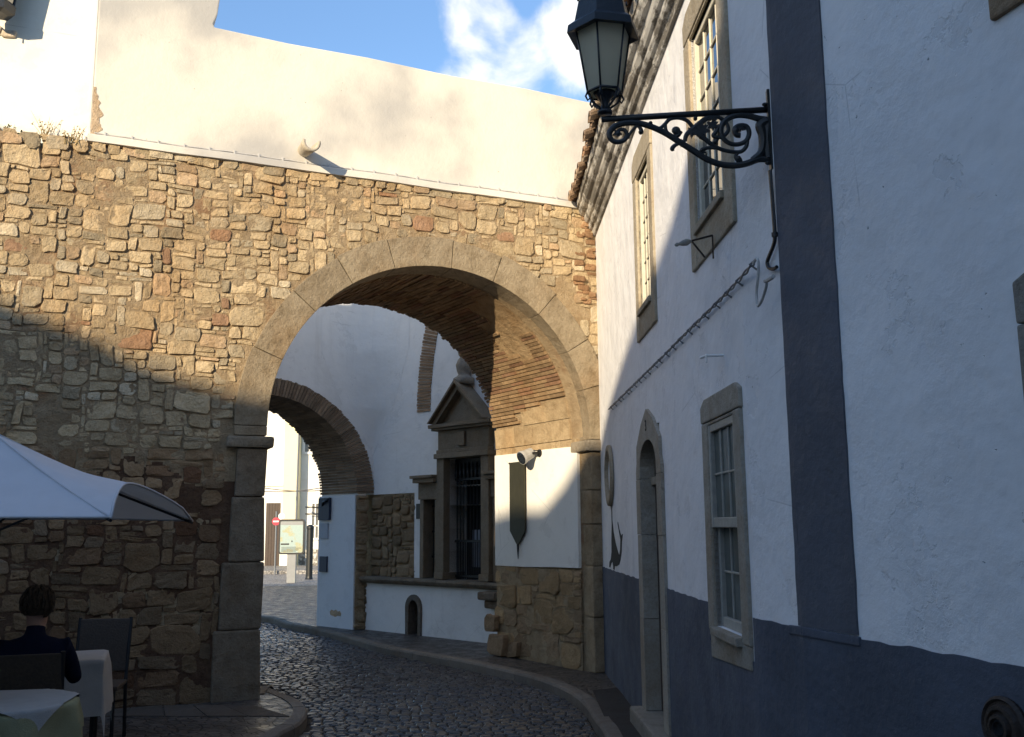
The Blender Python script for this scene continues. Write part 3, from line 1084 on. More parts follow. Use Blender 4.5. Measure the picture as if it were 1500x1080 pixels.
def smooth_path(pts, n=6):
    P = [V(p) for p in pts]
    out = []
    for i in range(len(P) - 1):
        p0, p1, p2, p3 = P[max(i - 1, 0)], P[i], P[i + 1], P[min(i + 2, len(P) - 1)]
        for q in range(n):
            t = q / n
            out.append(0.5 * ((2 * p1) + (-p0 + p2) * t + (2 * p0 - 5 * p1 + 4 * p2 - p3) * t * t + (-p0 + 3 * p1 - 3 * p2 + p3) * t ** 3))
    out.append(P[-1])
    return out


def taper(n, a, b, c=None):
    c = b if c is None else c
    return [a + (b - a) * min(1, i / (n / 2)) if i < n / 2 else b + (c - b) * (i - n / 2) / (n / 2) for i in range(n)]


bar = MB()
q = [bp(1350, 672), bp(900, 690), bp(380, 708)]
bar.tube([bp(1352, 668), bp(330, 708)], 0.0155, 10)
bar.build('bracket_bar', M['iron'], lamp, smooth=True)
side = V((ARM.y, -ARM.x, 0))
sw = MB()


def scroll(pts, a, b, c=None):
    P = smooth_path([bp(*p) for p in pts])
    sw.tube(P, taper(len(P), a * 1.3, b * 1.3, c * 1.3 if c else None), 8, flat=(side, 0.75))


scroll([(1352, 992), (1280, 985), (1200, 1012), (1120, 1022), (1040, 1010), (960, 975), (880, 918), (800, 862), (720, 806), (640, 764), (560, 738), (480, 734), (415, 752), (378, 795), (385, 835), (420, 856), (465, 845), (485, 812), (470, 780), (440, 778), (425, 798), (440, 815)], 0.013, 0.0125, 0.006)
scroll([(1345, 735), (1290, 725), (1230, 706), (1160, 700), (1100, 722), (1062, 768), (1062, 828), (1095, 872), (1150, 888), (1205, 868), (1228, 820), (1215, 775), (1170, 768), (1140, 790), (1150, 825), (1175, 830)], 0.014, 0.009, 0.011)
scroll([(1340, 745), (1300, 770), (1312, 830), (1310, 900), (1290, 950), (1240, 990)], 0.022, 0.019, 0.012)
scroll([(1345, 760), (1335, 850), (1340, 980)], 0.019, 0.018, 0.019)
scroll([(1215, 865), (1205, 905), (1170, 935), (1110, 932), (1050, 915), (1000, 885), (960, 850), (930, 830)], 0.008, 0.008, 0.010)
scroll([(1165, 935), (1140, 960), (1150, 990), (1175, 985)], 0.006, 0.007, 0.010)
scroll([(1050, 912), (985, 905), (940, 915), (932, 935), (960, 930)], 0.007, 0.008, 0.005)
scroll([(1050, 760), (1030, 800), (1010, 830), (1060, 838), (1100, 800), (1090, 745), (1040, 708), (985, 715), (945, 745)], 0.008, 0.008, 0.007)
scroll([(1010, 700), (960, 720), (900, 770), (850, 815), (835, 860)], 0.007, 0.010, 0.008)
scroll([(930, 830), (900, 800), (880, 760), (850, 725), (800, 708), (750, 715), (720, 745), (690, 770), (655, 768), (632, 745)], 0.008, 0.008, 0.006)
scroll([(720, 752), (724, 790), (750, 820), (790, 825), (812, 795)], 0.007, 0.008, 0.010)
scroll([(560, 740), (540, 760), (505, 800), (490, 835)], 0.006, 0.006, 0.005)
scroll([(520, 735), (560, 760), (575, 795), (560, 800)], 0.006, 0.008, 0.006)
scroll([(820, 865), (775, 885), (755, 910), (770, 912)], 0.006, 0.009, 0.004)
for (zx, zy, r) in ((785, 790, 0.0225), (1150, 798, 0.016), (1022, 868, 0.014), (1155, 978, 0.015), (570, 795, 0.013), (432, 802, 0.014), (935, 922, 0.012), (630, 740, 0.011), (905, 715, 0.011)):
    c = bp(zx, zy)
    sw.lathe(c - side * 0.014, [(0.001, 0), (r * 0.8, 0.004), (r, 0.014), (r * 0.8, 0.024), (0.001, 0.028)], 12, side)
# leaf clusters where the scrolls meet
for (zx, zy, s_, n_) in ((940, 790, 46, 7), (1010, 760, 34, 6), (880, 805, 34, 5), (425, 800, 26, 5), (1022, 868, 22, 4), (1180, 785, 26, 4), (820, 872, 24, 5), (1010, 722, 26, 4)):
    for g in range(n_):
        a = 6.283 * g / n_ + zx
        tip = (zx + s_ * 1.2 * math.cos(a), zy + s_ * 1.1 * math.sin(a))
        lft = (zx + s_ * 0.6 * math.cos(a + 0.55), zy + s_ * 0.6 * math.sin(a + 0.55))
        rgt = (zx + s_ * 0.6 * math.cos(a - 0.55), zy + s_ * 0.6 * math.sin(a - 0.55))
        pts = [(zx, zy), lft, tip, rgt]
        sw.solid([bp(x, y, -0.008) for x, y in pts], [bp(x, y, 0.008) for x, y in pts])
sw.build('bracket_scrollwork', M['iron'], lamp, smooth=False)
pl_ = MB()
pl_.solid([bp(1346, 545) + V((-0.004, 0, 0)) - side * 0.02, bp(1346, 545) - side * -0.02, bp(1346, 545) + V((0.05, 0, 0)) + side * 0.02, bp(1346, 545) + V((0.05, 0, 0)) - side * 0.02],
          [bp(1346, 1055) - side * 0.02, bp(1346, 1055) + side * 0.02, bp(1346, 1055) + V((0.05, 0, 0)) + side * 0.02, bp(1346, 1055) + V((0.05, 0, 0)) - side * 0.02])
for zy in (635, 1010):
    pl_.lathe(bp(1352, zy), [(0.011, 0), (0.011, 0.02), (0.005, 0.03)], 8, V((-1, 0, 0)))
pl_.build('wall_plate', M['iron'], lamp, recalc=True)
LB = wallp + ARM * LA + V((0, 0, (160 - 165) * SC))
lantern_parts(lamp, LB + V((0, 0, 0.015)), (165 - 40) * SC / 1.30 * 1.09, rad(12), M['frost'], M['iron_blue'])

# lantern at the top left corner, on the tower
tq, zq = TW.uv(0, 30, 0.27)
lan2 = thing('wall_lantern', 'dark framed lantern on the white tower wall, cut by the photo corner', 'lantern', TW.pt(tq, zq, 0))
lb2 = TW.pt(tq + 0.04, zq + 0.06, 0.27)
g = MB()
hexa(g, lb2, [(0.145, 0.12), (0.20, 0.52)], 0.35)
g.build('lantern_glass', M['pane'], lan2)
f = MB()
hexa(f, lb2, [(0.10, 0.0), (0.165, 0.02), (0.172, 0.10), (0.15, 0.13)], 0.35)
for q in range(6):
    a = 0.35 + q * math.pi / 3
    c = V((math.cos(a), math.sin(a), 0))
    f.tube([lb2 + c * 0.15 + V((0, 0, 0.12)), lb2 + c * 0.205 + V((0, 0, 0.53))], 0.011, 6)
f.build('lantern_frame', M['iron_blue'], lan2)
rf = MB()
hexa(rf, lb2, [(0.24, 0.51), (0.23, 0.56), (0.12, 0.72), (0.05, 0.78), (0.03, 0.85)], 0.35)
rf.build('lantern_roof', M['iron_blue'], lan2)
br = MB()
br.tube([lb2 + V((0, 0, 0.02)), lb2 + V((0, 0, -0.07))], 0.008, 6)
br.build('lantern_drop', M['iron'], lan2)
br = MB()
br.tube([lb2 + V((0, 0, 0.62)), TW.pt(tq + 0.04, zq + 0.66, 0.0)], 0.014, 6)
br.build('lantern_bracket', M['iron'], lan2)

# floodlight and hanging pennon on the white panel of the passage
tf, zf = RV.uv(775, 667, 0.12)
fl = thing('floodlight', 'small grey floodlight clamped over the green pennon on the white panel', 'floodlight', RV.pt(tf, zf, 0.02))
tw, zw = RV.uv(790, 664, 0.03)
ax = (V((-0.75, -0.5, -0.42))).normalized()
c0 = RV.pt(tf, zf, 0.15)
m = MB()
m.lathe(c0 - ax * 0.10, [(0.035, 0), (0.065, 0.02), (0.072, 0.08), (0.075, 0.12), (0.088, 0.17), (0.088, 0.20)], 18, ax)
m.build('lamp_housing', M['spot_silver'], fl, smooth=False)
m = MB()
m.lathe(c0 + ax * 0.101, [(0.083, 0), (0.07, 0.004), (0.001, 0.005)], 18, ax)
m.build('lamp_lens', M['pane'], fl)
m = MB()
m.tube([RV.pt(tw, zw, 0.02), RV.pt(tw, zw, 0.10), c0 - ax * 0.05], 0.018, 8)
m.lathe(RV.pt(tw, zw, 0.02), [(0.05, 0), (0.05, 0.015), (0.03, 0.02)], 12, RV.n)
m.tube([c0 + V((0, 0, 0.06)), c0 + V((0.0, 0.02, 0.07)), RV.pt(tw, zw + 0.03, 0.05)], 0.007, 6)
m.build('mounting_arm', M['steel_dark'], fl)
t0, z0 = RV.uv(752, 677)
t1, z1 = RV.uv(774, 677)
zb = RV.uv(763, 778)[1]
ze = RV.uv(763, 800)[1]
zs = RV.uv(763, 812)[1]
zt = RV.uv(763, 677)[1]
pen = thing('green_pennon', 'long dark green metal pennon ending in a point below the floodlight', 'wall pennon', RV.pt((t0 + t1) / 2, zb, 0.03))
m = MB()
m.prism(RV, [(t1, zt), (t0, zt), (t0, zb), ((t0 + t1) / 2, ze), (t1, zb)], 0.045, 0.065)
m.build('pennon_plate', M['bronze_green'], pen, bevel=0.004, recalc=True)
m = MB()
m.tube([RV.pt((t0 + t1) / 2, ze + 0.03, 0.055), RV.pt((t0 + t1) / 2, ze - 0.05, 0.055), RV.pt((t0 + t1) / 2, zs - 0.06, 0.055)], [0.018, 0.014, 0.004], 8)
m.build('pennon_tip', M['steel_dark'], pen)
for ee in (t0, t1):
    m = MB()
    m.tube([RV.pt(ee, zt - 0.01, 0.02), RV.pt(ee, zt - 0.01, 0.07)], 0.012, 6)
    m.build('hook', M['steel_dark'], pen)
# ================================================================== the white house on the right
house = thing('white_house', 'whitewashed old house with grey blue dado, tiled eaves and stone framed windows', 'house', RW1.pt(4, 0))
T1E = RW1.t(1108, 890)
T2E = (P2 - P1).length
T3E = 9.0
U1 = (5.70, 6.46, 3.52, 4.80)
U2 = (3.34, 3.98, 3.50, 4.70)
L1 = (5.80, 6.44, 1.07, 2.25)
DR = (3.10, 4.06, 0.0, 2.46)
U3 = (1.60, 2.45, 3.62, 4.85)
L3 = (1.60, 2.45, 1.15, 2.28)
ZE = 5.20
hw = MB()
wall_holes(hw, RW1, -1.6, T1E, -0.15, ZE + 0.4, [U1, U2, L1, DR], 0.42)
wall_holes(hw, RW2, 0, T2E, -0.15, ZE + 0.4, [], 0.1)
wall_holes(hw, RW3, 0, T3E, -0.15, ZE + 0.4, [U3, L3], 0.17)
# the rest of the shell
e0, e1 = RW1.pt(-1.6, 0), RW3.pt(T3E, 0)
back = V((6.5, 0, 0))
for a, b in ((e0, e0 + back), (e0 + back, e1 + back), (e1 + back, e1)):
    hw.poly([a + V((0, 0, -0.15)), b + V((0, 0, -0.15)), b + V((0, 0, ZE + 0.4)), a + V((0, 0, ZE + 0.4))])
hw.build('wall', M['plaster_house'], house)


def band(fr, t0, t1, z0, z1, d, seed, bot=False, sides=False):
    """a painted band with slightly ragged edges"""
    n = max(2, int((t1 - t0) / 0.06))
    top = [(t0 + (t1 - t0) * i / n, z1 + 0.009 * noise.noise(V((seed, i * 0.45, 0))) + 0.006 * noise.noise(V((seed, i * 1.7, 4)))) for i in range(n + 1)]
    if sides:
        m_ = max(2, int((z1 - z0) / 0.07))
        rgt = [(t1 + 0.006 * noise.noise(V((seed, i * 0.4, 8))) + 0.008 * noise.noise(V((seed, i * 1.9, 3))), z0 + (z1 - z0) * i / m_) for i in range(m_ + 1)]
        lft = [(t0 + 0.005 * noise.noise(V((seed, i * 0.5, 18))), z0 + (z1 - z0) * i / m_) for i in range(m_ + 1)]
        return lft + rgt[::-1]
    return [(t0, z0)] + top + [(t1, z0)]


dd = MB()
ZD = 1.19
for fr, a, b in ((RW1, 0.05, 2.96), (RW1, 4.20, 5.615), (RW1, 6.625, T1E + 0.0005), (RW2, 0, T2E), (RW3, 0, T3E)):
    dd.prism(fr, band(fr, a, b, -0.12, ZD, 0, a * 7), -0.01, 0.007)
dd.prism(RW1, [(5.6151, -0.12), (5.6151, 0.97), (6.6249, 0.97), (6.6249, -0.12)], -0.01, 0.007)
dd.build('dado', M['dado'], house)
ps = MB()
ta = 0.50
ps.prism(RW2, band(RW2, ta, T2E + 0.0003, ZD + 0.012, ZE, 0, 3, sides=True), -0.01, 0.009)
ps.prism(RW3, band(RW3, -0.0003, 0.405, ZD + 0.012, ZE, 0, 5, sides=True), -0.01, 0.0095)
ps.build('pilaster', M['pilaster'], house)
lp_ = MB()
lp_.prism(RW2, [(0.40, ZD - 0.035), (T2E, ZD - 0.03), (T2E, ZD + 0.012), (0.40, ZD + 0.006)], 0.0, 0.014)
lp_.prism(RW3, [(0.0, ZD - 0.03), (0.42, ZD - 0.03), (0.42, ZD + 0.008), (0.0, ZD + 0.012)], 0.0, 0.0145)
lp_.build('pilaster_foot', M['dado'], house, bevel=0.006, recalc=True)
# plaster scars: flakes that stand a few millimetres proud or chipped edges
def window(fr, hole, sur, rows, cols, sash_mat, pane_mat, parent, mull=0.014, trim=None, sashes=1, apron=0.0, pre=0.10, sill_out=0.05, col=None):
    """surround (the window itself) > sash, pane"""
    t0, t1, z0, z1 = hole
    sl, sr, sb, st_ = sur
    col = col or (0.44, 0.39, 0.30)
    mb = MB()
    O = 0.02
    rj = lambda: R.uniform(-0.01, 0.01)
    mb.prism(fr, [(t0 - sl + rj(), z0 - sb), (t0, z0 - sb), (t0, z1 + 0.02), (t0 - sl + rj(), z1 + 0.02)], -0.165, O, ash_col(col))
    mb.prism(fr, [(t1, z0 - sb), (t1 + sr + rj(), z0 - sb), (t1 + sr + rj(), z1 + 0.02), (t1, z1 + 0.02)], -0.165, O + 0.002, ash_col(col))
    mb.prism(fr, [(t0 - sl + rj(), z1 + 0.022), (t1 + sr + rj(), z1 + 0.022), (t1 + sr, z1 + st_ * 0.78), (t1 + sr * 0.4, z1 + st_), (t0 - sl * 0.3, z1 + st_), (t0 - sl, z1 + st_ * 0.75)], -0.165, O + 0.004, ash_col(col))
    mb.prism(fr, [(t0, z1 + 0.0), (t1, z1), (t1, z1 + 0.02), (t0, z1 + 0.02)], -0.165, O - 0.004, ash_col(col))
    mb.prism(fr, [(t0 + 0.001, z0 - sb), (t1 - 0.001, z0 - sb), (t1 - 0.001, z0 - 0.002), (t0 + 0.001, z0 - 0.002)], -0.165, O - 0.003, ash_col(col))
    w = mb.build('window', M['trimstone'], parent, bevel=0.010, recalc=True)
    # sill
    sm = MB()
    sm.prism(fr, [(t0 + 0.01, z0 - 0.05), (t1 - 0.01, z0 - 0.05), (t1 - 0.01, z0 - 0.001), (t0 + 0.01, z0 - 0.001)], -0.1, O + sill_out, ash_col(col))
    sm.build('sill', M['trimstone'], w, bevel=0.008, recalc=True)
    if apron:
        am = MB()
        am.prism(fr, [(t0 - sl * 0.8, z0 - sb - apron), (t1 + sr, z0 - sb - apron + 0.04), (t1 + sr, z0 - sb - 0.002), (t0 - sl * 0.8, z0 - sb - 0.002)], -0.02, 0.016, ash_col(shade(col, 0.8)))
        am.build('apron', M['trimstone'], w, bevel=0.006, recalc=True)
    sb_ = MB()
    fm = 0.045
    zmid = (z0 + z1) / 2
    parts_ = [(z0, z1, -pre)] if sashes == 1 else [(zmid - 0.02, z1, -pre + 0.035), (z0, zmid + 0.03, -pre)]
    pb = MB()
    for (a, b, d) in parts_:
        sb_.box(fr, t0 + 0.001, t0 + fm, a, b, d - 0.02, d + 0.022)
        sb_.box(fr, t1 - fm, t1 - 0.001, a, b, d - 0.02, d + 0.022)
        sb_.box(fr, t0 + fm, t1 - fm, a, a + fm * 1.3, d - 0.02, d + 0.020)
        sb_.box(fr, t0 + fm, t1 - fm, b - fm, b, d - 0.02, d + 0.020)
        ra = rows if sashes == 1 else rows // 2
        for i in range(1, cols):
            tt = t0 + fm + (t1 - t0 - 2 * fm) * i / cols
            sb_.box(fr, tt - mull / 2, tt + mull / 2, a + fm * 1.3, b - fm, d - 0.008, d + 0.006)
        for j in range(1, ra):
            zz = a + fm * 1.3 + (b - a - 2.3 * fm) * j / ra
            sb_.box(fr, t0 + fm, t1 - fm, zz - mull / 2, zz + mull / 2, d - 0.0075, d + 0.0055)
        pb.poly([fr.pt(t0 + fm * 0.5, a + fm * 0.5, d - 0.005), fr.pt(t1 - fm * 0.5, a + fm * 0.5, d - 0.005), fr.pt(t1 - fm * 0.5, b - fm * 0.5, d - 0.005), fr.pt(t0 + fm * 0.5, b - fm * 0.5, d - 0.005)], fr.n)
    sb_.build('sash', sash_mat, w, bevel=0.004, recalc=True, segs=1)
    pb.build('pane', pane_mat, w)
    return w


part_label(window(RW1, U1, (0.16, 0.19, 0.25, 0.22), 6, 4, M['cream_paint'], M['pane'], house, pre=0.035, sill_out=0.02), 'upper window behind the lamp bracket, reflecting blue sky')
part_label(window(RW1, U2, (0.17, 0.17, 0.25, 0.24), 6, 4, M['cream_paint'], M['pane'], house, pre=0.035, sill_out=0.02), 'narrow upper window nearest the archway')
part_label(window(RW1, L1, (0.15, 0.15, 0.03, 0.165), 4, 3, M['grey_paint'], M['pane_curtain'], house, sashes=2, apron=0.16, sill_out=0.03, pre=0.045, col=(0.40, 0.375, 0.32)), 'ground floor sash window with grey frame')
window(RW3, U3, (0.20, 0.20, 0.24, 0.22), 6, 4, M['cream_paint'], M['pane'], house, col=(0.33, 0.25, 0.17))
window(RW3, L3, (0.20, 0.20, 0.05, 0.22), 4, 3, M['grey_paint'], M['pane_curtain'], house, sashes=2, col=(0.27, 0.25, 0.22))

# the door: pointed stone surround > leaf, threshold
dm = MB()
c0_, c1_ = DR[0], DR[1]
mid = (c0_ + c1_) / 2
hw_ = (c1_ - c0_) / 2


def door_in(n=14):
    """inner edge: jambs with a low flattened arch with small shoulders"""
    pts = []
    for i in range(n + 1):
        a = math.pi * i / n
        pts.append((mid - (hw_ - 0.06) * math.cos(a), 2.06 + 0.30 * math.sin(a) ** 0.7))
    return pts


inn = door_in()
outer = [(c0_ - 0.15, 2.12), (c0_ - 0.10, 2.20), (c0_ - 0.09, 2.34), (mid - 0.28, 2.52), (mid, 2.62), (mid + 0.28, 2.52), (c1_ + 0.09, 2.34), (c1_ + 0.10, 2.20), (c1_ + 0.15, 2.12)]
head = [(c0_ + 0.06, 2.058)] + inn + [(c1_ - 0.06, 2.058), (c1_ + 0.15, 2.058)] + outer[::-1] + [(c0_ - 0.15, 2.058)]
dm.prism(RW1, head, -0.12, 0.026, ash_col((0.40, 0.375, 0.32)))
for (a, b) in ((c0_ - 0.15, c0_ + 0.06), (c1_ - 0.06, c1_ + 0.15)):
    z = 0.13
    for h_ in (0.75, 0.7, 0.476):
        dm.box(RW1, a + R.uniform(-0.004, 0.004), b + R.uniform(-0.004, 0.004), z + 0.002, z + h_ - 0.002, -0.12, 0.024 + R.uniform(0, 0.004), ash_col((0.40, 0.375, 0.32)))
        z += h_
door = dm.build('door', M['trimstone'], house, bevel=0.007, recalc=True)
lf = MB()
lf.box(RW1, c0_ + 0.06, c1_ - 0.06, 0.13, 2.42, -0.20, -0.105)
for i in range(2):
    ta_ = c0_ + 0.12 + i * 0.40
    for (za, zb_) in ((0.25, 0.85), (0.95, 1.55), (1.62, 1.98)):
        lf.box(RW1, ta_, ta_ + 0.30, za, zb_, -0.105, -0.097)
lf.build('door_leaf', M['wood_dark'], door, bevel=0.005, recalc=True)
tm = MB()
tm.box(RW1, c0_ + 0.06, c1_ - 0.06, 2.0, 2.07, -0.105, -0.07, (0.36, 0.33, 0.27))
tm.build('transom', M['trimstone'], door, bevel=0.006, recalc=True)
tm = MB()
tm.box(RW1, c0_ - 0.2, c1_ + 0.2, -0.1, 0.128, -0.15, 0.13, ash_col((0.30, 0.28, 0.24)))
tm.build('threshold', M['trimstone'], door, bevel=0.02, recalc=True)
kn = MB()
kn.lathe(RW1.pt(c1_ - 0.16, 1.1, -0.100), [(0.02, 0), (0.012, 0.02), (0.026, 0.04), (0.02, 0.06), (0.002, 0.066)], 12, RW1.n)
kn.build('door_knob', M['steel_dark'], door)


def text_mesh(name, txt, fr, t, z, d, size, mat, parent, align='CENTER', ext=0.002):
    cu = bpy.data.curves.new(name, 'FONT')
    cu.body = txt
    cu.size = size
    cu.extrude = ext
    cu.align_x = align
    cu.align_y = 'CENTER'
    tmp = bpy.data.objects.new('tmp_text', cu)
    C.objects.link(tmp)
    dg = bpy.context.evaluated_depsgraph_get()
    dg.update()
    me = bpy.data.meshes.new_from_object(tmp.evaluated_get(dg))
    bpy.data.objects.remove(tmp)
    # right of the reader
    rgt = V((0, 0, 1)).cross(fr.n)
    o_ = fr.pt(t, z, d) - (ORIG[parent.name] if parent else V((0, 0, 0)))
    for v in me.vertices:
        x, y, zz = v.co
        v.co = o_ + rgt * x + V((0, 0, y)) + fr.n * zz
    me.name = name
    me.materials.clear()
    me.materials.append(mat)
    o = bpy.data.objects.new(name, me)
    C.objects.link(o)
    if parent:
        o.parent = parent
        ORIG[o.name] = ORIG[parent.name]
    return o


text_mesh('house_number', '3', RW1, mid, 2.475, 0.030, 0.13, M['black_paint'], door)

# the oval stone recess by the archway
on = MB()
tO, zO = 0.98, 2.20
rings = []
for (sc, d) in ((1.28, 0.0), (1.26, 0.03), (1.02, 0.035), (0.98, 0.02), (0.93, -0.05), (0.5, -0.075)):
    rings.append([on.vert(RW1.pt(tO + 0.23 * sc * math.cos(2 * math.pi * q / 28), zO + 0.26 * sc * math.sin(2 * math.pi * q / 28), d + 0.008)) for q in range(28)])
for A, B in zip(rings[:-1], rings[1:]):
    for q in range(28):
        on.face([A[q], A[(q + 1) % 28], B[(q + 1) % 28], B[q]], None, (0.36, 0.31, 0.23))
on.face(rings[-1], None, (0.17, 0.155, 0.13))
on.build('oval_recess', M['trimstone'], house, recalc=True, smooth=True)

# cornice: a moulding swept along the whole front
prof = [(d_ * 0.78, z_) for d_, z_ in ((-0.05, ZE - 0.02), (0.035, ZE - 0.015), (0.05, ZE + 0.03), (0.055, ZE + 0.05), (0.09, ZE + 0.06), (0.11, ZE + 0.085), (0.115, ZE + 0.12), (0.15, ZE + 0.13), (0.175, ZE + 0.16), (0.19, ZE + 0.21),
        (0.235, ZE + 0.22), (0.265, ZE + 0.25), (0.275, ZE + 0.29), (0.30, ZE + 0.30), (0.31, ZE + 0.36), (-0.05, ZE + 0.37))]
stations = []
t = -0.6
while t < T1E - 0.03:
    stations.append((RW1, t))
    t += 0.07
mnorm12 = (RW1.n + RW2.n).normalized()
mnorm23 = (RW2.n + RW3.n).normalized()
stations.append(('c', P1, mnorm12 / mnorm12.dot(RW1.n)))
for q in range(1, 7):
    stations.append((RW2, T2E * q / 7))
stations.append(('c', P2, mnorm23 / mnorm23.dot(RW2.n)))
t = 0.08
while t < T3E:
    stations.append((RW3, t))
    t += 0.12
cm = MB()
rows_ = []
for si, s in enumerate(stations):
    row = []
    for pi_, (d, z) in enumerate(prof):
        nz = 0.005 * noise.noise(V((si * 0.10, pi_ * 1.3, 2))) + 0.003 * noise.noise(V((si * 0.8, pi_ * 2.3, 7)))
        if noise.noise(V((si * 0.30, pi_ * 0.8, 40))) > 0.36:
            nz -= 0.010
        dd_ = d + (nz if d > 0 else 0)
        if s[0] == 'c':
            row.append(cm.vert(s[1] + s[2] * dd_ + V((0, 0, z + nz * 0.6))))
        else:
            row.append(cm.vert(s[0].pt(s[1], z + nz * 0.6, dd_)))
    rows_.append(row)
for A, B in zip(rows_[:-1], rows_[1:]):
    for q in range(len(prof)):
        q2 = (q + 1) % len(prof)
        cm.face([A[q], A[q2], B[q2], B[q]])
cm.face(rows_[0])
cm.face(rows_[-1])
cm.build('cornice', M['cornice'], house, recalc=True)

# tiled roof
rf = MB()


def tile_col(fr, t, rise=0.42):
    L = 0.42
    for k in range(9):
        d0 = 0.31 - k * (L - 0.07) + R.uniform(-0.035, 0.035)
        z0 = ZE + 0.40 + (0.31 - d0) * rise + R.uniform(-0.008, 0.008)
        d1, z1 = d0 - L, z0 + L * rise - 0.03
        yaw = R.uniform(-0.012, 0.012)
        ct = tile_color()
        for (r0, r1, inv, tt) in ((0.098, 0.078, 1, t + yaw), (0.09, 0.075, -1, t + 0.115)):
            A, B, A2, B2 = [], [], [], []
            for q in range(9):
                a = math.pi * q / 8
                zoff = (0.035 if inv > 0 else 0.045)
                for (rr, dst, dq, zq) in ((r0, A, d0, z0), (r1, B, d1, z1), (r0 - 0.016, A2, d0, z0), (r1 - 0.016, B2, d1, z1)):
                    dst.append(rf.vert(fr.pt(tt + rr * math.cos(a), zq + zoff + inv * rr * math.sin(a) * 0.8, dq)))
            for q in range(8):
                rf.face([A[q], A[q + 1], B[q + 1], B[q]], V((0, 0, 1)), ct)
                rf.face([A2[q], A2[q + 1], B2[q + 1], B2[q]], V((0, 0, -1)), ct)
                rf.face([A[q], A[q + 1], A2[q + 1], A2[q]], fr.n, ct)


def tile_color():
    return shade(random.choice([(0.36, 0.23, 0.15), (0.42, 0.31, 0.22), (0.30, 0.22, 0.16), (0.44, 0.36, 0.28)]), R.uniform(0.75, 1.15))


t = -0.5
while t < T1E:
    tile_col(RW1, t)
    t += 0.232
t = 0.05
while t < T2E:
    tile_col(RW2, t)
    t += 0.232
t = 0.08
while t < T3E:
    tile_col(RW3, t)
    t += 0.232
# the roof plane under the tiles and its far slope
for fr, a, b in ((RW1, -0.6, T1E + 0.1), (RW2, 0, T2E), (RW3, -0.1, T3E)):
    rf.poly([fr.pt(a, ZE + 0.38, 0.24), fr.pt(b, ZE + 0.38, 0.24), fr.pt(b, ZE + 0.38 + 1.45, -3.1), fr.pt(a, ZE + 0.38 + 1.45, -3.1)], V((0, 0, 1)), (0.3, 0.22, 0.16))
    rf.poly([fr.pt(a, ZE + 0.38 + 1.45, -3.1), fr.pt(b, ZE + 0.38 + 1.45, -3.1), fr.pt(b, ZE + 0.3, -6.5), fr.pt(a, ZE + 0.3, -6.5)], V((0, 0, 1)), (0.3, 0.22, 0.16))
rf.build('tiled_roof', M['tile'], house)

# broken render and brick at the corner of roof, stone wall and house
bc = MB()
for q in range(34):
    t_, z_ = R.uniform(-0.02, 0.20), R.uniform(4.3, 5.55)
    one_stone(bc, lambda a, b, d: FW.pt(a, b, d), t_, z_, R.uniform(0.07, 0.16), R.uniform(0.04, 0.09), rg, 0.004, R.uniform(0.04, 0.07), shade((0.42, 0.26, 0.15), R.uniform(0.6, 1.1)))
bc.build('corner_rubble', M['stone'], arch, smooth=True)

# --- small things on the house wall
# twisted cable run along the wall, ending in a grey loop
cb = MB()
pts = [RW1.uv(x, y, 0.02) for x, y in ((892, 600), (930, 563), (970, 524), (1010, 484), (1050, 445), (1080, 414), (1104, 386))]
P = smooth_path([RW1.pt(t_, z_, 0.022) for t_, z_ in pts], 12)
for ph in (0, math.pi):
    Q = []
    acc = 0
    for i, p in enumerate(P):
        if i:
            acc += (p - P[i - 1]).length
        w = acc * 22 + ph
        Q.append(p + V((0, 0, 1)) * 0.0085 * math.sin(w) + RW1.n * 0.006 * math.cos(w))
    cb.tube(Q, 0.0052, 6)
acc = 0
nxt = 0.2
for i in range(1, len(P)):
    acc += (P[i] - P[i - 1]).length
    if acc > nxt:
        nxt += 0.27
        cb.tube([P[i] + V((0, 0, -0.028)) - RW1.n * 0.022, P[i] + V((0, 0, 0.0)) + RW1.n * 0.014, P[i] + V((0, 0, 0.028)) - RW1.n * 0.022], 0.006, 5)
tag(cb.build('twisted_cable', M['pole'], None, RW1.pt(4, 2.95)), 'twisted grey cable running along the house wall above the door', 'cable')
cb = MB()
W = lambda x, y, d=0.02: RW1.pt(*RW1.uv(x, y, d), d)
P = smooth_path([W(1104, 386), W(1108, 379), W(1111, 386), W(1110, 410), W(1108, 430), W(1110, 448), W(1116, 440), W(1121, 425), W(1123, 415)], 6)
cb.tube(P, 0.0075, 6)
P = smooth_path([W(1121, 412), W(1127, 409), W(1133, 405)], 3)
cb.tube(P, 0.011, 6)
tag(cb.build('cable_loop', M['cable_white'], None, W(1110, 410)), 'pale loose cable loop hanging at the end of the twisted cable', 'cable')
cb = MB()
W2c = lambda x, y, d=0.02: RW2.pt(*RW2.uv(x, y, d), d)
P = smooth_path([W2c(1128, 250), W2c(1129, 262), W2c(1132, 300), W2c(1135, 345), W2c(1133, 360), W2c(1127, 375), W2c(1124, 385), W2c(1127, 393), W2c(1134, 394), W2c(1138, 391)], 6)
cb.tube(P, 0.0095, 6)
cb.lathe(W2c(1135, 344) - V((0, 0, 0.01)), [(0.016, 0), (0.016, 0.02)], 8)
tag(cb.build('lamp_cable', M['iron'], None, W2c(1132, 300)), 'black cable dropping from the street lamp bracket beside the pilaster', 'cable')
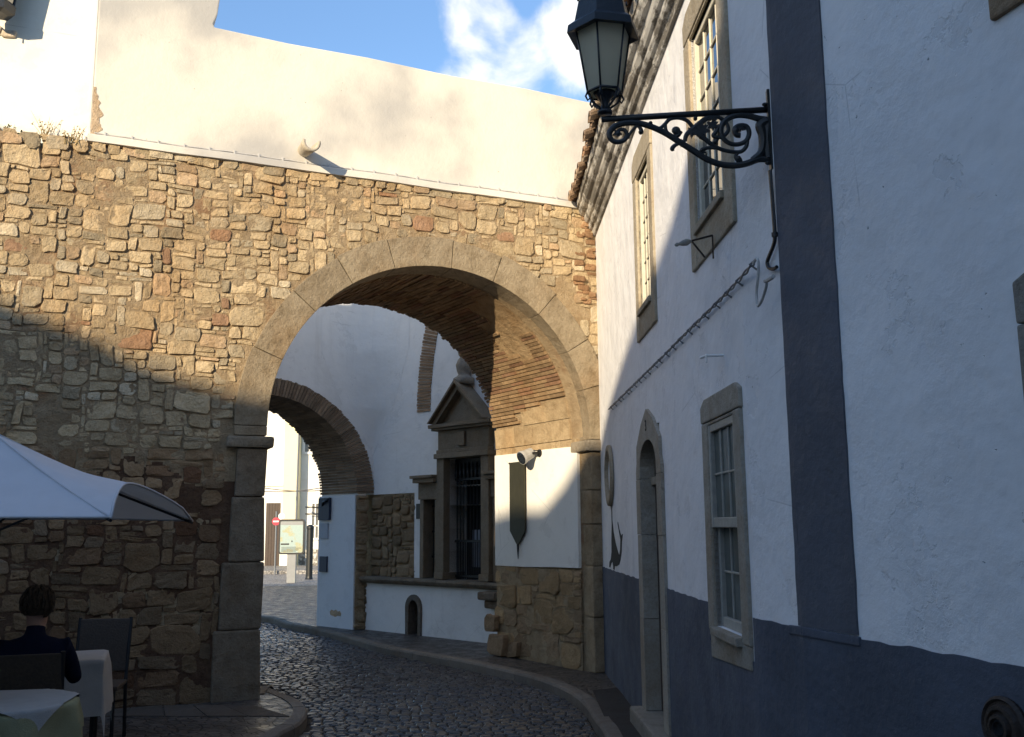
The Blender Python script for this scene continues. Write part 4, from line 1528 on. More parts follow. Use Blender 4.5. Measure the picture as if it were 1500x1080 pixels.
# old torch-shaped iron fitting below the upper window
ft = thing('iron_insulator', 'old pointed iron fitting on thin stays below the upper window', 'fitting', W(1015, 353))
tA, zA = RW1.uv(1046, 345, 0.02)
b1 = RW1.pt(tA, zA, 0.03)
b2 = RW1.pt(tA - 0.22, zA - 0.07, 0.03)
tipc = RW1.pt(*RW1.uv(1013, 353, 0.16), 0.16)
m = MB()
m.tube([b1, tipc], 0.006, 6)
m.tube([b2, tipc], 0.006, 6)
m.tube([b1, b1 + V((0, 0, -0.14))], 0.005, 6)
m.build('stay', M['rust'], ft)
m = MB()
axx = (tipc - b1).normalized()
m.lathe(tipc, [(0.005, 0), (0.012, 0.01), (0.021, 0.035), (0.017, 0.06), (0.007, 0.085), (0.012, 0.095), (0.008, 0.108), (0.002, 0.112)], 10, axx)
m.build('insulator_body', M['grey_paint'], ft, smooth=True)
bkt = MB()
tB, zB = RW1.uv(1052, 521, 0.03)
bkt.tube([RW1.pt(tB, zB, 0.0), RW1.pt(tB, zB, 0.10), RW1.pt(tB - 0.05, zB - 0.005, 0.12)], 0.008, 6)
bkt.tube([RW1.pt(tB, zB, 0.1), RW1.pt(tB, zB - 0.04, 0.1)], 0.006, 6)
tag(bkt.build('wall_hook', M['white_enamel'], None, RW1.pt(tB, zB)), 'small whitewashed iron hook on the wall above the ground floor window', 'hook')

# the black figure painted on the wall between oval recess and door
gm = MB()
fig = [(0.98, 1.93), (1.00, 1.93), (1.02, 1.72), (1.10, 1.60), (1.26, 1.48), (1.42, 1.40), (1.52, 1.36), (1.60, 1.42), (1.64, 1.52), (1.58, 1.62), (1.48, 1.70), (1.46, 1.68), (1.55, 1.60), (1.70, 1.56), (1.82, 1.58), (1.74, 1.50), (1.70, 1.40), (1.60, 1.32), (1.50, 1.27),
       (1.30, 1.245), (1.14, 1.24), (1.10, 1.20), (1.0, 1.205), (1.02, 1.23), (0.96, 1.28), (0.86, 1.26), (0.74, 1.21), (0.66, 1.215), (0.70, 1.27), (0.82, 1.30), (0.90, 1.38), (0.92, 1.52), (0.97, 1.68)]
gm.prism(RW1, fig, 0.0005, 0.004)
tag(gm.build('painted_figure', M['black_paint'], None, RW1.pt(1.2, 1.4)), 'black silhouette painted on the white wall between archway and house door', 'wall painting')

# rusty round fitting at the lower right of the dado
tR_, zR_ = RW3.uv(1479, 1066)
hub = RW3.pt(tR_, zR_, 0.007)
rs = thing('round_iron_fitting', 'rusty round ridged iron fitting with a hole, set in the dark blue dado', 'wall fitting', hub)
m = MB()
m.lathe(hub, [(0.001, 0.0), (0.098, 0.0), (0.102, 0.016), (0.092, 0.026), (0.084, 0.018), (0.076, 0.020), (0.070, 0.034), (0.058, 0.036), (0.052, 0.026), (0.046, 0.028), (0.042, 0.044), (0.032, 0.046), (0.028, 0.034)], 32, RW3.n, None, 0, False)
m.build('ridged_plate', M['rust'], rs, smooth=False)
m = MB()
m.lathe(hub, [(0.030, 0.02), (0.029, 0.037), (0.022, 0.04), (0.018, 0.028), (0.001, 0.024)], 20, RW3.n, None, 0, False)
m.build('keyhole', M['dark'], rs)

# ================================================================== the chapel wall beyond the archway
chap = thing('chapel_wall', 'white plastered wall beyond the archway with bare stone courses, ledge and brick arch fragment', 'wall', W2.pt(1.5, 0))
WH, WH2 = 9.2, 7.35  # wall tops raised out of view to bounce sunlight into the court
m = MB()
DP = -0.12     # the plaster lies behind the projecting base
holes_w = [(2.03, 2.88, 0.86, 2.86), (1.44, 1.82, 0.86, 2.10), (3.05, 3.4, 0.86, 2.10)]
wall_holes(m, W2, -0.2, 4.6, 2.22, WH2, [(2.03, 2.88, 2.0, 2.86)], 0.35, DP)
wall_holes(m, W2, 1.16, 4.6, 0.7, 2.22, [(a, b, c, min(d, 2.3)) for a, b, c, d in holes_w], 0.35, DP)
m.poly([W2.pt(-0.2, WH2, DP), W2.pt(4.6, WH2, DP), W2.pt(-0.2, 9.1, DP)], W2.n)  # unseen sloping top, added for the same bounce
m.poly([W2.pt(-0.2, 9.1, DP), W2.pt(4.6, WH2, DP), W2.pt(4.6, WH2, DP - 0.5), W2.pt(-0.2, 9.1, DP - 0.5)], V((0, 0, 1)))
m.build('plaster', M['plaster_chapel'], chap)
m = MB()
m.poly([W2.pt(-0.2, 0.6, DP - 0.03), W2.pt(1.3, 0.6, DP - 0.03), W2.pt(1.3, 2.24, DP - 0.03), W2.pt(-0.2, 2.24, DP - 0.03)], W2.n)
m.poly([W2.pt(-0.02, -0.1, -0.06), W2.pt(0.1, -0.1, -0.06), W2.pt(0.1, 0.9, -0.06), W2.pt(-0.02, 0.9, -0.06)], W2.n)
m.build('mortar_bed', M['mortar'], chap)
m = MB()
rubble(m, W2, 0.0, 1.2, 0.86, 2.2, 0.055, rg, lambda z: (5, 4), None, 0.035, 0.010, DP - 0.03, colf=lambda t, z: shade((0.36, 0.27, 0.17), rg.uniform(0.6, 1.15)))
rubble(m, W2, -0.14, 0.06, 0.0, 0.9, 0.055, rg, lambda z: (4, 4), None, 0.05, 0.010, -0.02, colf=lambda t, z: shade((0.36, 0.27, 0.17), rg.uniform(0.6, 1.15)))
m.build('rubble_facing', M['stone'], chap, smooth=True)
m = MB()
wall_holes(m, W2, 0.03, 3.3, -0.1, 0.76, [(1.19, 1.45, -0.1, 0.55)], 0.3, 0.0)
m.poly([W2.pt(0.03, -0.1, 0), W2.pt(0.03, 0.76, 0), W2.pt(0.03, 0.76, -0.2), W2.pt(0.03, -0.1, -0.2)], -W2.u)
m.build('base_wall', M['plaster_chapel'], chap)
m = MB()
n = 24
for i in range(n):
    a, b = -0.06 + 3.5 * i / n, -0.06 + 3.5 * (i + 1) / n
    w = lambda t: 0.008 * noise.noise(V((t * 3, 0, 60)))
    pr_ = [(-0.3, 0.76), (0.06, 0.765), (0.10, 0.80), (0.115, 0.83), (0.10, 0.865), (-0.3, 0.872)]
    m.solid([W2.pt(a, z + w(a), d + w(a + 9) if d > 0 else d) for d, z in pr_], [W2.pt(b, z + w(b), d + w(b + 9) if d > 0 else d) for d, z in pr_], ash_col((0.25, 0.21, 0.16)))
m.build('ledge', M['ashlar'], chap)
m = MB()
for a, b, z0, z1, d in ((3.0, 3.36, 0.62, 0.74, 0.2), (3.06, 3.36, 0.50, 0.62, 0.12)):
    m.box(W2, a, b, z0, z1, -0.1, d, ash_col((0.22, 0.18, 0.14)))
m.build('corbel', M['ashlar'], chap, bevel=0.03, recalc=True)
# little arched recess at the foot of the wall
m = MB()
tN = 1.32
inn_ = [(tN - 0.115 * math.cos(math.pi * q / 12), 0.40 + 0.13 * math.sin(math.pi * q / 12)) for q in range(13)]
out_ = [(tN - 0.20 * math.cos(math.pi * q / 12), 0.42 + 0.20 * math.sin(math.pi * q / 12)) for q in range(13)]
m.prism(W2, [(tN - 0.115, -0.08)] + inn_ + [(tN + 0.115, -0.08), (tN + 0.19, -0.08)] + out_[::-1] + [(tN - 0.19, -0.08)], -0.28, 0.03, (0.20, 0.175, 0.145))
m.build('low_niche', M['ashlar'], chap, bevel=0.01, recalc=True)
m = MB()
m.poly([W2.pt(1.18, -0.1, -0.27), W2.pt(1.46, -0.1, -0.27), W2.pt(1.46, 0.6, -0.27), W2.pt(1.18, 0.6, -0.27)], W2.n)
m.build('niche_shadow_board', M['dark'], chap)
# brick arch fragment embedded in the plaster
m = MB()
ctA, czA, rA, thA = 6.05, 3.52, 4.83, 0.33
a = 0.0
while a < 0.60:
    da = 0.052 / rA * R.uniform(0.85, 1.15)
    q0, q1 = math.pi - a - 0.0012, math.pi - a - da + 0.0012
    pr_ = [(ctA + r * math.cos(q), czA + r * math.sin(q)) for q in (q0, q1) for r in ((rA, rA - thA) if q == q0 else (rA - thA, rA))]
    if pr_[0][1] < WH - 0.1:
        m.prism(W2, [(t_ + R.uniform(-0.008, 0.008), z_) for t_, z_ in pr_], DP - 0.02, DP + 0.012 + R.uniform(0, 0.012), shade((0.36, 0.25, 0.16), R.uniform(0.7, 1.2)))
    a += da
m.build('brick_arch_fragment', M['brick'], chap)
# dark wall tablet with pale surround
m = MB()
m.box(W2, 1.20, 1.42, 1.72, 2.10, DP - 0.02, DP + 0.012)
m.build('tablet_surround', M['plaster_chapel'], chap)
m = MB()
m.box(W2, 1.235, 1.385, 1.80, 2.04, DP + 0.0, DP + 0.03)
tb_ = m.build('wall_tablet', M['iron'], None, W2.pt(1.31, 1.9), bevel=0.004, recalc=True)
tag(tb_, 'small dark square tablet on the chapel wall left of the portal', 'tablet')

# the pedimented portal with its grate
por = thing('stone_portal', 'carved stone portal with triangular pediment, obelisk finial and side bays', 'portal', W2.pt(2.45, 0.86))
pc = lambda: ash_col((0.27, 0.225, 0.165))


def pbox(name, L, bev=0.01, parent=por):
    m = MB()
    for (a, b, z0, z1, d0, d1) in L:
        m.box(W2, a, b, z0, z1, d0, d1, pc())
    return m.build(name, M['trimstone'], parent, bevel=bev, recalc=True)


pbox('pilaster_shaft', [(1.86, 2.03, 0.98, 2.72, DP - 0.3, DP + 0.13)])
pbox('pilaster_shaft', [(2.88, 3.05, 0.98, 2.72, DP - 0.3, DP + 0.13)])
pbox('pilaster_base', [(1.84, 2.05, 0.875, 0.978, DP - 0.3, DP + 0.16)])
pbox('pilaster_base', [(2.86, 3.07, 0.875, 0.978, DP - 0.3, DP + 0.16)])
pbox('entablature', [(1.83, 3.08, 2.722, 2.80, DP - 0.3, DP + 0.17), (1.86, 3.05, 2.802, 2.86, DP - 0.3, DP + 0.14), (1.87, 3.04, 2.862, 3.16, DP - 0.3, DP + 0.11), (2.38, 2.53, 2.90, 3.12, DP, DP + 0.15)])
pbox('pediment_cornice', [(1.78, 3.13, 3.162, 3.20, DP - 0.1, DP + 0.18), (1.745, 3.165, 3.202, 3.26, DP - 0.1, DP + 0.22)])
m = MB()
m.prism(W2, [(1.84, 3.262), (3.07, 3.262), (2.455, 3.78)], DP - 0.1, DP + 0.10, pc())
m.build('tympanum', M['trimstone'], por, recalc=True)
m = MB()
for s_ in (-1, 1):
    x0, x1 = 2.455 + s_ * 0.62, 2.455
    m.prism(W2, [(x0, 3.263), (x0 - s_ * 0.10, 3.263), (x1, 3.76), (x1, 3.86)], DP - 0.1, DP + 0.22, pc())
    m.prism(W2, [(x0 + s_ * 0.03, 3.27), (x0 + s_ * 0.0, 3.272), (x1, 3.863), (x1, 3.915)], DP - 0.1, DP + 0.29, pc())
m.build('raking_cornice', M['trimstone'], por, recalc=True)
m = MB()
fb = W2.pt(2.455, 3.90, DP + 0.08)
m.lathe(fb, [(0.17, -0.05), (0.17, 0.04), (0.12, 0.07), (0.09, 0.10), (0.115, 0.17), (0.13, 0.25), (0.10, 0.33), (0.06, 0.38), (0.09, 0.42), (0.10, 0.47), (0.07, 0.55), (0.015, 0.60)], 16, col=(0.36, 0.33, 0.28))
m.build('finial', M['trimstone'], por, smooth=True)
for (a, b) in ((1.38, 1.84), (3.07, 3.5)):
    pbox('side_jamb', [(a, a + 0.09, 0.875, 2.10, DP - 0.3, DP + 0.07), (b - 0.09, b - 0.002, 0.875, 2.10, DP - 0.3, DP + 0.07)])
    pbox('side_entablature', [(a - 0.02, b - 0.002, 2.102, 2.36, DP - 0.3, DP + 0.09), (a - 0.06, b - 0.002, 2.362, 2.43, DP - 0.3, DP + 0.18), (a - 0.09, b - 0.002, 2.432, 2.48, DP - 0.3, DP + 0.22)])
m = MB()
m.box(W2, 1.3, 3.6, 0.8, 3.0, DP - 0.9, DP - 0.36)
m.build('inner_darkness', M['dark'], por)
m = MB()
m.box(W2, 2.2, 2.36, 1.05, 1.62, DP - 0.355, DP - 0.33)
m.build('inner_panel', M['paper'], por)
gr_ = thing('iron_grate', 'tall black iron grate closing the portal opening', 'grate', W2.pt(2.45, 0.87))
m = MB()
for i in range(11):
    t_ = 2.07 + 0.77 * i / 10
    m.tube([W2.pt(t_, 0.88, DP - 0.12), W2.pt(t_, 2.40, DP - 0.12)], 0.010, 6)
for i in range(21):
    t_ = 2.07 + 0.77 * i / 20
    m.tube([W2.pt(t_, 0.88, DP - 0.12), W2.pt(t_, 1.45, DP - 0.12)], 0.008, 6)
m.build('bar', M['iron'], gr_)
for z in (0.92, 1.45, 2.40):
    m = MB()
    m.box(W2, 2.035, 2.875, z - 0.018, z + 0.018, DP - 0.14, DP - 0.10)
    m.build('cross_rail', M['iron'], gr_, bevel=0.003, recalc=True)
m = MB()
m.box(W2, 2.035, 2.875, 2.42, 2.715, DP - 0.14, DP - 0.11)
for i in range(9):
    m.lathe(W2.pt(2.09 + 0.725 * i / 8, 2.42, DP - 0.09), [(0.02, 0), (0.03, 0.06), (0.012, 0.12), (0.024, 0.18), (0.003, 0.26)], 8)
m.build('top_panel', M['iron'], gr_)
gr2 = thing('side_grate', 'narrow dark grate in the left side bay of the portal', 'grate', W2.pt(1.6, 0.87))
m = MB()
for i in range(5):
    t_ = 1.50 + 0.22 * i / 4
    m.tube([W2.pt(t_, 0.88, DP - 0.12), W2.pt(t_, 2.09, DP - 0.12)], 0.009, 6)
for z in (1.2, 1.6, 2.0):
    m.box(W2, 1.47, 1.75, z - 0.012, z + 0.012, DP - 0.13, DP - 0.11)
m.build('bar', M['iron'], gr2)

# the inner corner is rounded off by its thick plaster
cor_t = None
p3, d3, p2_, d2_ = W3.pt(0, 0), W3.u, W2.pt(0, 0, DP), W2.u
den = d3.x * d2_.y - d3.y * d2_.x
k3 = ((p2_.x - p3.x) * d2_.y - (p2_.y - p3.y) * d2_.x) / den
k2 = ((p2_.x - p3.x) * d3.y - (p2_.y - p3.y) * d3.x) / den
m = MB()
prev = None
z = 2.45
while z < 9.05:
    rr = 1.95 ** 2 - (z - 2.24) ** 2
    t_r = 1.78 - math.sqrt(rr) if rr > 0 else 9
    e = max(0.02, min(0.95, t_r - k3 - 0.04, 0.02 + (z - 2.45) * 0.42))
    c3 = W3.pt(k3, z)
    row = []
    for q in range(11):
        s_ = q / 10
        a, b = W3.pt(k3 + e, z, 0.004), W2.pt(k2 + e, z, DP + 0.004)
        row.append(m.vert(a * (1 - s_) ** 2 + c3 * (2 * s_ * (1 - s_)) + b * s_ ** 2))
    if prev:
        for q in range(10):
            m.face([prev[q], prev[q + 1], row[q + 1], row[q]], W2.n + W3.n)
    prev = row
    z += 0.06
m.build('rounded_corner', M['plaster_chapel'], chap, smooth=True)

# ------------------------------------------------------------------ second archway of brick
a2 = thing('second_archway', 'white plastered wall with a smaller brick archway, in shade beyond the first', 'archway', W3.pt(1.8, 0))
TC2, R2, ZC2 = 1.78, 1.62, 2.24
TUN2 = V((-0.70, 0.714, 0))
TH2 = 1.08


def arc2(r, a0, a1, n):
    return [(TC2 - r * math.cos(a0 + (a1 - a0) * i / n), ZC2 + r * math.sin(a0 + (a1 - a0) * i / n)) for i in range(n + 1)]


m = MB()
poly = [(6.0, -0.2), (6.0, WH), (-0.6, WH), (-0.6, 2.24), (-0.0, 2.235), (-0.0, -0.2), (TC2 - R2 - 0.02, -0.2)] + arc2(R2 + 0.02, 0, math.pi, 32) + [(TC2 + R2 + 0.02, -0.2)]
m.solid([W3.pt(t, z, 0) for t, z in poly], [W3.pt(t, z, 0) + TUN2 * TH2 for t, z in poly])
m.build('plaster', M['plaster_chapel'], a2)
m = MB()
th = 0.0
while th < math.pi:
    d_ = 0.05 / R2 * R.uniform(0.9, 1.1)
    pr_ = [(R2 - R.uniform(0, 0.012), th + 0.003), (R2 + 0.29 + R.uniform(-0.012, 0.012), th + 0.003), (R2 + 0.29 + R.uniform(-0.012, 0.012), th + d_ - 0.003), (R2, th + d_ - 0.003)]
    rp_ = [(TC2 - r * math.cos(q), ZC2 + r * math.sin(q)) for r, q in pr_]
    ou_ = 0.016 + R.uniform(0, 0.012)
    m.solid([W3.pt(t, z, ou_) for t, z in rp_], [W3.pt(t, z, 0) + TUN2 * 0.26 for t, z in rp_], shade((0.30, 0.22, 0.15), R.uniform(0.65, 1.15)))
    # the vault behind the ring
    s = 0.25
    while s < TH2:
        L = min(R.uniform(0.24, 0.32), TH2 + 0.02 - s)
        rr = R2 - R.uniform(0, 0.014)
        lo = [(TC2 - r * math.cos(q), ZC2 + r * math.sin(q)) for r, q in ((rr, th + 0.004), (R2 + 0.04, th + 0.004), (R2 + 0.04, th + d_ - 0.003), (rr, th + d_ - 0.003))]
        m.solid([W3.pt(t, z, 0) + TUN2 * (s + 0.003) for t, z in lo], [W3.pt(t, z, 0) + TUN2 * (s + L - 0.003) for t, z in lo], shade((0.30, 0.22, 0.15), R.uniform(0.65, 1.15)))
        s += L
        if TH2 - s < 0.06:
            break
    th += d_
m.build('brick_ring_and_vault', M['brick'], a2)
J2 = Frame(W3.pt(TC2 - R2, 0), TUN2, toward=W3.pt(TC2, 0))
m = MB()
m.box(J2, 0.02, TH2 + 0.02, -0.1, ZC2 - 0.02, -0.05, 0.02)
m.build('jamb_panel', M['plaster_jamb'], a2, bevel=0.01, recalc=True)
m = MB()
m.box(W3, -0.02, TC2 - R2 - 0.0, -0.1, ZC2 - 0.03, -0.1, 0.015)
rubble(m, W3, -0.05, TC2 - R2, 0.0, ZC2 - 0.03, 0.055, rg, lambda z: (3, 4), None, 0.03, 0.01, 0.01, colf=lambda t, z: shade((0.34, 0.25, 0.16), rg.uniform(0.6, 1.1)))
m.build('pier_stones', M['mortar'], a2)


def jam(x0, y0, x1, y1, name, mat, label, cat, th=0.02):
    a, z1 = J2.uv(x0, y0, 0.02)
    b, z0 = J2.uv(x1, y1, 0.02)
    m = MB()
    m.box(J2, min(a, b), max(a, b), z0, z1, 0.021, 0.021 + th)
    o = m.build(name, mat, None, J2.pt((a + b) / 2, z0), bevel=0.004, recalc=True)
    return tag(o, label, cat)


jam(470, 730, 485, 762, 'dark_notice', M['notice'], 'tall dark blue board at the top of the white jamb, over the paper notice', 'notice board', 0.05)
jam(470, 767, 481, 789, 'paper_notice', M['paper'], 'pale paper notice between two dark boards on the white jamb', 'notice')
jam(470, 815, 480, 838, 'meter_box', M['notice'], 'square dark blue box low on the white jamb, beneath the paper notice', 'box', 0.03)
jmb = MB()
pp_ = [J2.uv(x, y, 0.02) for x, y in ((483, 896), (486, 893), (489, 895), (492, 893), (495, 896), (498, 895), (500, 899), (499, 903), (495, 902), (491, 904), (487, 902), (484, 901))]
jmb.prism(J2, pp_, 0.015, 0.0225)
jmb.build('bare_patch', M['rustpatch'], a2)
m = MB()
pa = J2.pt(0.75, ZC2 - 0.06, 0.03)
m.tube(smooth_path([pa, pa + J2.n * 0.08 + V((0, 0, -0.05)), J2.pt(0.85, ZC2 - 0.13, 0.10), J2.pt(0.95, ZC2 - 0.2, 0.05)]), 0.02, 6)
tag(m.build('cable_stub', M['iron'], None, pa), 'short dark cable stub above the notices on the white jamb', 'cable')
# ================================================================== the cafe terrace at the lower left
def cloth(name, cx, cy, ztop, L, rad_, square, rot, mat, label, fold=0.02, lift=0.0, n=44, gap=0.006):
    """a square cloth laid over a round (or square) top"""
    m = MB()
    ids = []
    for i in range(n + 1):
        row = []
        for j in range(n + 1):
            u, v = (i / n - 0.5) * L, (j / n - 0.5) * L
            if square:
                qu, qv = max(-rad_, min(rad_, u)), max(-rad_, min(rad_, v))
            else:
                r = math.hypot(u, v)
                k_ = min(1, rad_ / r) if r > 0 else 1
                qu, qv = u * k_, v * k_
            ou, ov = u - qu, v - qv
            dr = math.hypot(ou, ov)
            z = ztop + gap
            x, y = qu, qv
            if dr > 1e-6:
                ang = math.atan2(qv, qu)
                dx, dy = ou / dr, ov / dr
                sw_ = fold * math.sin(ang * 9 + 1.3 * math.sin(ang * 3)) * min(1, dr / 0.12)
                out = 0.012 + 0.10 * dr + sw_
                x += dx * out
                y += dy * out
                z -= max(0, dr - 0.006) * 0.985
            else:
                z += 0.002 * noise.noise(V((u * 9, v * 9, cx)))
            c_, s_ = math.cos(rot), math.sin(rot)
            row.append(m.vert((cx + x * c_ - y * s_, cy + x * s_ + y * c_, z + lift)))
        ids.append(row)
    for i in range(n):
        for j in range(n):
            m.face([ids[i][j], ids[i + 1][j], ids[i + 1][j + 1], ids[i][j + 1]], None)
    o = m.build(name, mat, None, (cx, cy, ztop), smooth=True)
    return tag(o, label, 'tablecloth')


def table(cx, cy, r, square, label, rot=0.0, h=0.75):
    t_ = thing('cafe_table', label, 'table', (cx, cy, 0))
    m = MB()
    if square:
        c_, s_ = math.cos(rot), math.sin(rot)
        P = [(cx + (u * c_ - v * s_) * r, cy + (u * s_ + v * c_) * r) for u, v in ((-1, -1), (1, -1), (1, 1), (-1, 1))]
        m.solid([V((x, y, h - 0.03)) for x, y in P], [V((x, y, h)) for x, y in P])
    else:
        m.lathe((cx, cy, h - 0.03), [(r - 0.01, 0), (r, 0.008), (r, 0.024), (r - 0.006, 0.03)], 36)
    m.build('table_top', M['wicker'], t_)
    if square:
        for u, v in ((-0.85, -0.85), (0.85, -0.85), (0.85, 0.85), (-0.85, 0.85)):
            m = MB()
            px_, py_ = cx + (u * c_ - v * s_) * r, cy + (u * s_ + v * c_) * r
            m.tube([(px_, py_, 0.0), (px_, py_, h - 0.03)], 0.018, 8)
            m.build('leg', M['steel_dark'], t_)
    else:
        m = MB()
        m.lathe((cx, cy, 0), [(0.03, 0.05), (0.028, 0.4), (0.035, h - 0.06), (0.10, h - 0.03)], 12)
        m.build('pedestal', M['steel_dark'], t_)
        m = MB()
        m.lathe((cx, cy, 0), [(0.22, 0), (0.22, 0.015), (0.08, 0.035), (0.04, 0.06)], 20)
        m.build('base', M['steel_dark'], t_)
    return t_


def chair(cx, cy, face, label, mat):
    """face: unit vector the sitter looks along"""
    f = V((face[0], face[1], 0)).normalized()
    s = V((f.y, -f.x, 0))
    o_ = V((cx, cy, 0))
    t_ = thing('cafe_chair', label, 'chair', o_, 'cane chairs on the terrace')
    P = lambda u, v, z: o_ + s * u + f * v + V((0, 0, z))
    m = MB()
    m.solid([P(-0.21, -0.2, 0.42), P(0.21, -0.2, 0.42), P(0.23, 0.22, 0.42), P(-0.23, 0.22, 0.42)], [P(-0.21, -0.2, 0.455), P(0.21, -0.2, 0.455), P(0.23, 0.22, 0.455), P(-0.23, 0.22, 0.455)])
    m.build('seat', mat, t_, bevel=0.01, recalc=True)
    m = MB()
    lo = [P(-0.21, -0.20, 0.52), P(0.21, -0.20, 0.52), P(0.21, -0.225, 0.52), P(-0.21, -0.225, 0.52)]
    hi = [P(-0.20, -0.27, 0.93), P(0.20, -0.27, 0.93), P(0.20, -0.295, 0.93), P(-0.20, -0.295, 0.93)]
    m.solid(lo, hi)
    m.build('backrest', mat, t_, bevel=0.008, recalc=True)
    for u, v in ((-0.2, 0.2), (0.2, 0.2)):
        m = MB()
        m.tube([P(u, v, 0), P(u, v, 0.42)], 0.015, 8)
        m.build('leg', M['steel_dark'], t_)
    for u in (-0.2, 0.2):
        m = MB()
        m.tube([P(u, -0.24, 0), P(u, -0.19, 0.44), P(u, -0.285, 0.94)], 0.015, 8)
        m.build('leg', M['steel_dark'], t_)
    return t_


def person(cx, cy, face, label, jacket, hair, lean=0.0, zoff=0.0, headturn=0.0):
    f = V((face[0], face[1], 0)).normalized()
    ang = math.atan2(-f.x, f.y)
    bm = bmesh.new()
    sk = []

    def v(p, r):
        x, y, z = p
        if z > 0.55:
            y += lean * (z - 0.5)
        w_ = bm.verts.new((x, y, z))
        sk.append(r)
        return w_

    def link(a, b):
        bm.edges.new((a, b))

    pel = v((0, 0, 0.52), 0.15)
    sp = v((0, -0.015, 0.70), 0.135)
    ch = v((0, 0.0, 0.90), 0.15)
    nk0 = v((0, 0.01, 1.03), 0.075)
    nk = v((0, 0.03, 1.09), 0.052)
    jaw = v((0, 0.055, 1.155), 0.066)
    hd = v((0, 0.045, 1.235), 0.084)
    tp = v((0, 0.035, 1.295), 0.062)
    for a, b in ((pel, sp), (sp, ch), (ch, nk0), (nk0, nk), (nk, jaw), (jaw, hd), (hd, tp)):
        link(a, b)
    nose = v((0, 0.155, 1.205), 0.014)
    link(hd, nose)
    chin = v((0, 0.125, 1.135), 0.030)
    link(jaw, chin)
    for s in (-1, 1):
        ear = v((s * 0.086, 0.035, 1.215), 0.017)
        link(hd, ear)
        sh = v((s * 0.175, 0.0, 0.985), 0.066)
        el = v((s * 0.245, 0.10, 0.76), 0.046)
        wr = v((s * 0.16, 0.33, 0.80), 0.029)
        pm_ = v((s * 0.145, 0.395, 0.805), 0.030)
        link(ch, sh)
        link(sh, el)
        link(el, wr)
        link(wr, pm_)
        for k_, (du, ln) in enumerate(((-0.030, 0.062), (-0.011, 0.075), (0.010, 0.072), (0.028, 0.055))):
            b0 = v((s * 0.145 + du, 0.44, 0.806), 0.0095)
            b1 = v((s * 0.145 + du * 1.1, 0.44 + ln * 0.6, 0.800), 0.0085)
            b2 = v((s * 0.145 + du * 1.1, 0.44 + ln * 0.95, 0.786), 0.007)
            link(pm_, b0)
            link(b0, b1)
            link(b1, b2)
        t0 = v((s * 0.145 - s * 0.035, 0.405, 0.80), 0.011)
        t1 = v((s * 0.145 - s * 0.055, 0.435, 0.795), 0.009)
        link(pm_, t0)
        link(t0, t1)
        hp = v((s * 0.10, 0.03, 0.51), 0.10)
        kn_ = v((s * 0.14, 0.44, 0.53), 0.066)
        an = v((s * 0.14, 0.47, 0.10), 0.042)
        he = v((s * 0.14, 0.50, 0.05), 0.042)
        to = v((s * 0.155, 0.64, 0.04), 0.034)
        link(pel, hp)
        link(hp, kn_)
        link(kn_, an)
        link(an, he)
        link(he, to)
    me = bpy.data.meshes.new('person_skeleton')
    bm.to_mesh(me)
    bm.free()
    tmp = bpy.data.objects.new('person_skeleton', me)
    C.objects.link(tmp)
    tmp.modifiers.new('skin', 'SKIN')
    sv = me.skin_vertices[0].data
    for i, r in enumerate(sk):
        sv[i].radius = (r * (1.18 if i in (0, 1, 2) else 1), r * (0.82 if i in (0, 1, 2) else 1.0))
        sv[i].use_root = i == 0
    sub = tmp.modifiers.new('sub', 'SUBSURF')
    sub.levels = sub.render_levels = 2
    dg = bpy.context.evaluated_depsgraph_get()
    dg.update()
    body = bpy.data.meshes.new_from_object(tmp.evaluated_get(dg))
    bpy.data.objects.remove(tmp)
    body.name = 'person'
    body.materials.clear()
    for mm in (jacket, M['skin'], M['black_cloth']):
        body.materials.append(mm)
    for p in body.polygons:
        c = p.center
        y0 = c.y - (lean * (c.z - 0.5) if c.z > 0.55 else 0)
        if c.z > 1.105 or (y0 > 0.345 and c.z > 0.7):
            p.material_index = 1
        elif c.z < 0.60 and (y0 > 0.08 or c.z < 0.45):
            p.material_index = 2
        else:
            p.material_index = 0
        p.use_smooth = True
    o = bpy.data.objects.new('person', body)
    C.objects.link(o)
    o.location = (cx, cy, zoff)
    o.rotation_euler = (0, 0, ang)
    ORIG[o.name] = V((0, 0, 0))
    tag(o, label, 'person')
    h = MB()
    nU, nV = 22, 14
    hc = V((0, 0.035 + lean * 0.75, 1.238))
    ids = [[h.vert(hc + V((math.cos(2 * math.pi * i / nU) * math.sin(math.pi * j / nV) * 0.099, math.sin(2 * math.pi * i / nU) * math.sin(math.pi * j / nV) * 0.112, math.cos(math.pi * j / nV) * 0.108)) * (1 + 0.0)) for i in range(nU)] for j in range(nV + 1)]
    for vv in range(len(h.v)):
        d = h.v[vv] - hc
        h.v[vv] = hc + d * (1 + 0.06 * noise.noise(d * 22) + 0.03 * noise.noise(d * 60))
    for j in range(nV):
        for i in range(nU):
            c = sum((h.v[q] for q in (ids[j][i], ids[j][(i + 1) % nU], ids[j + 1][(i + 1) % nU], ids[j + 1][i])), V((0, 0, 0))) / 4 - hc
            if (c.y < 0.015 and c.z > -0.075) or c.z > 0.055:
                h.face([ids[j][i], ids[j][(i + 1) % nU], ids[j + 1][(i + 1) % nU], ids[j + 1][i]])
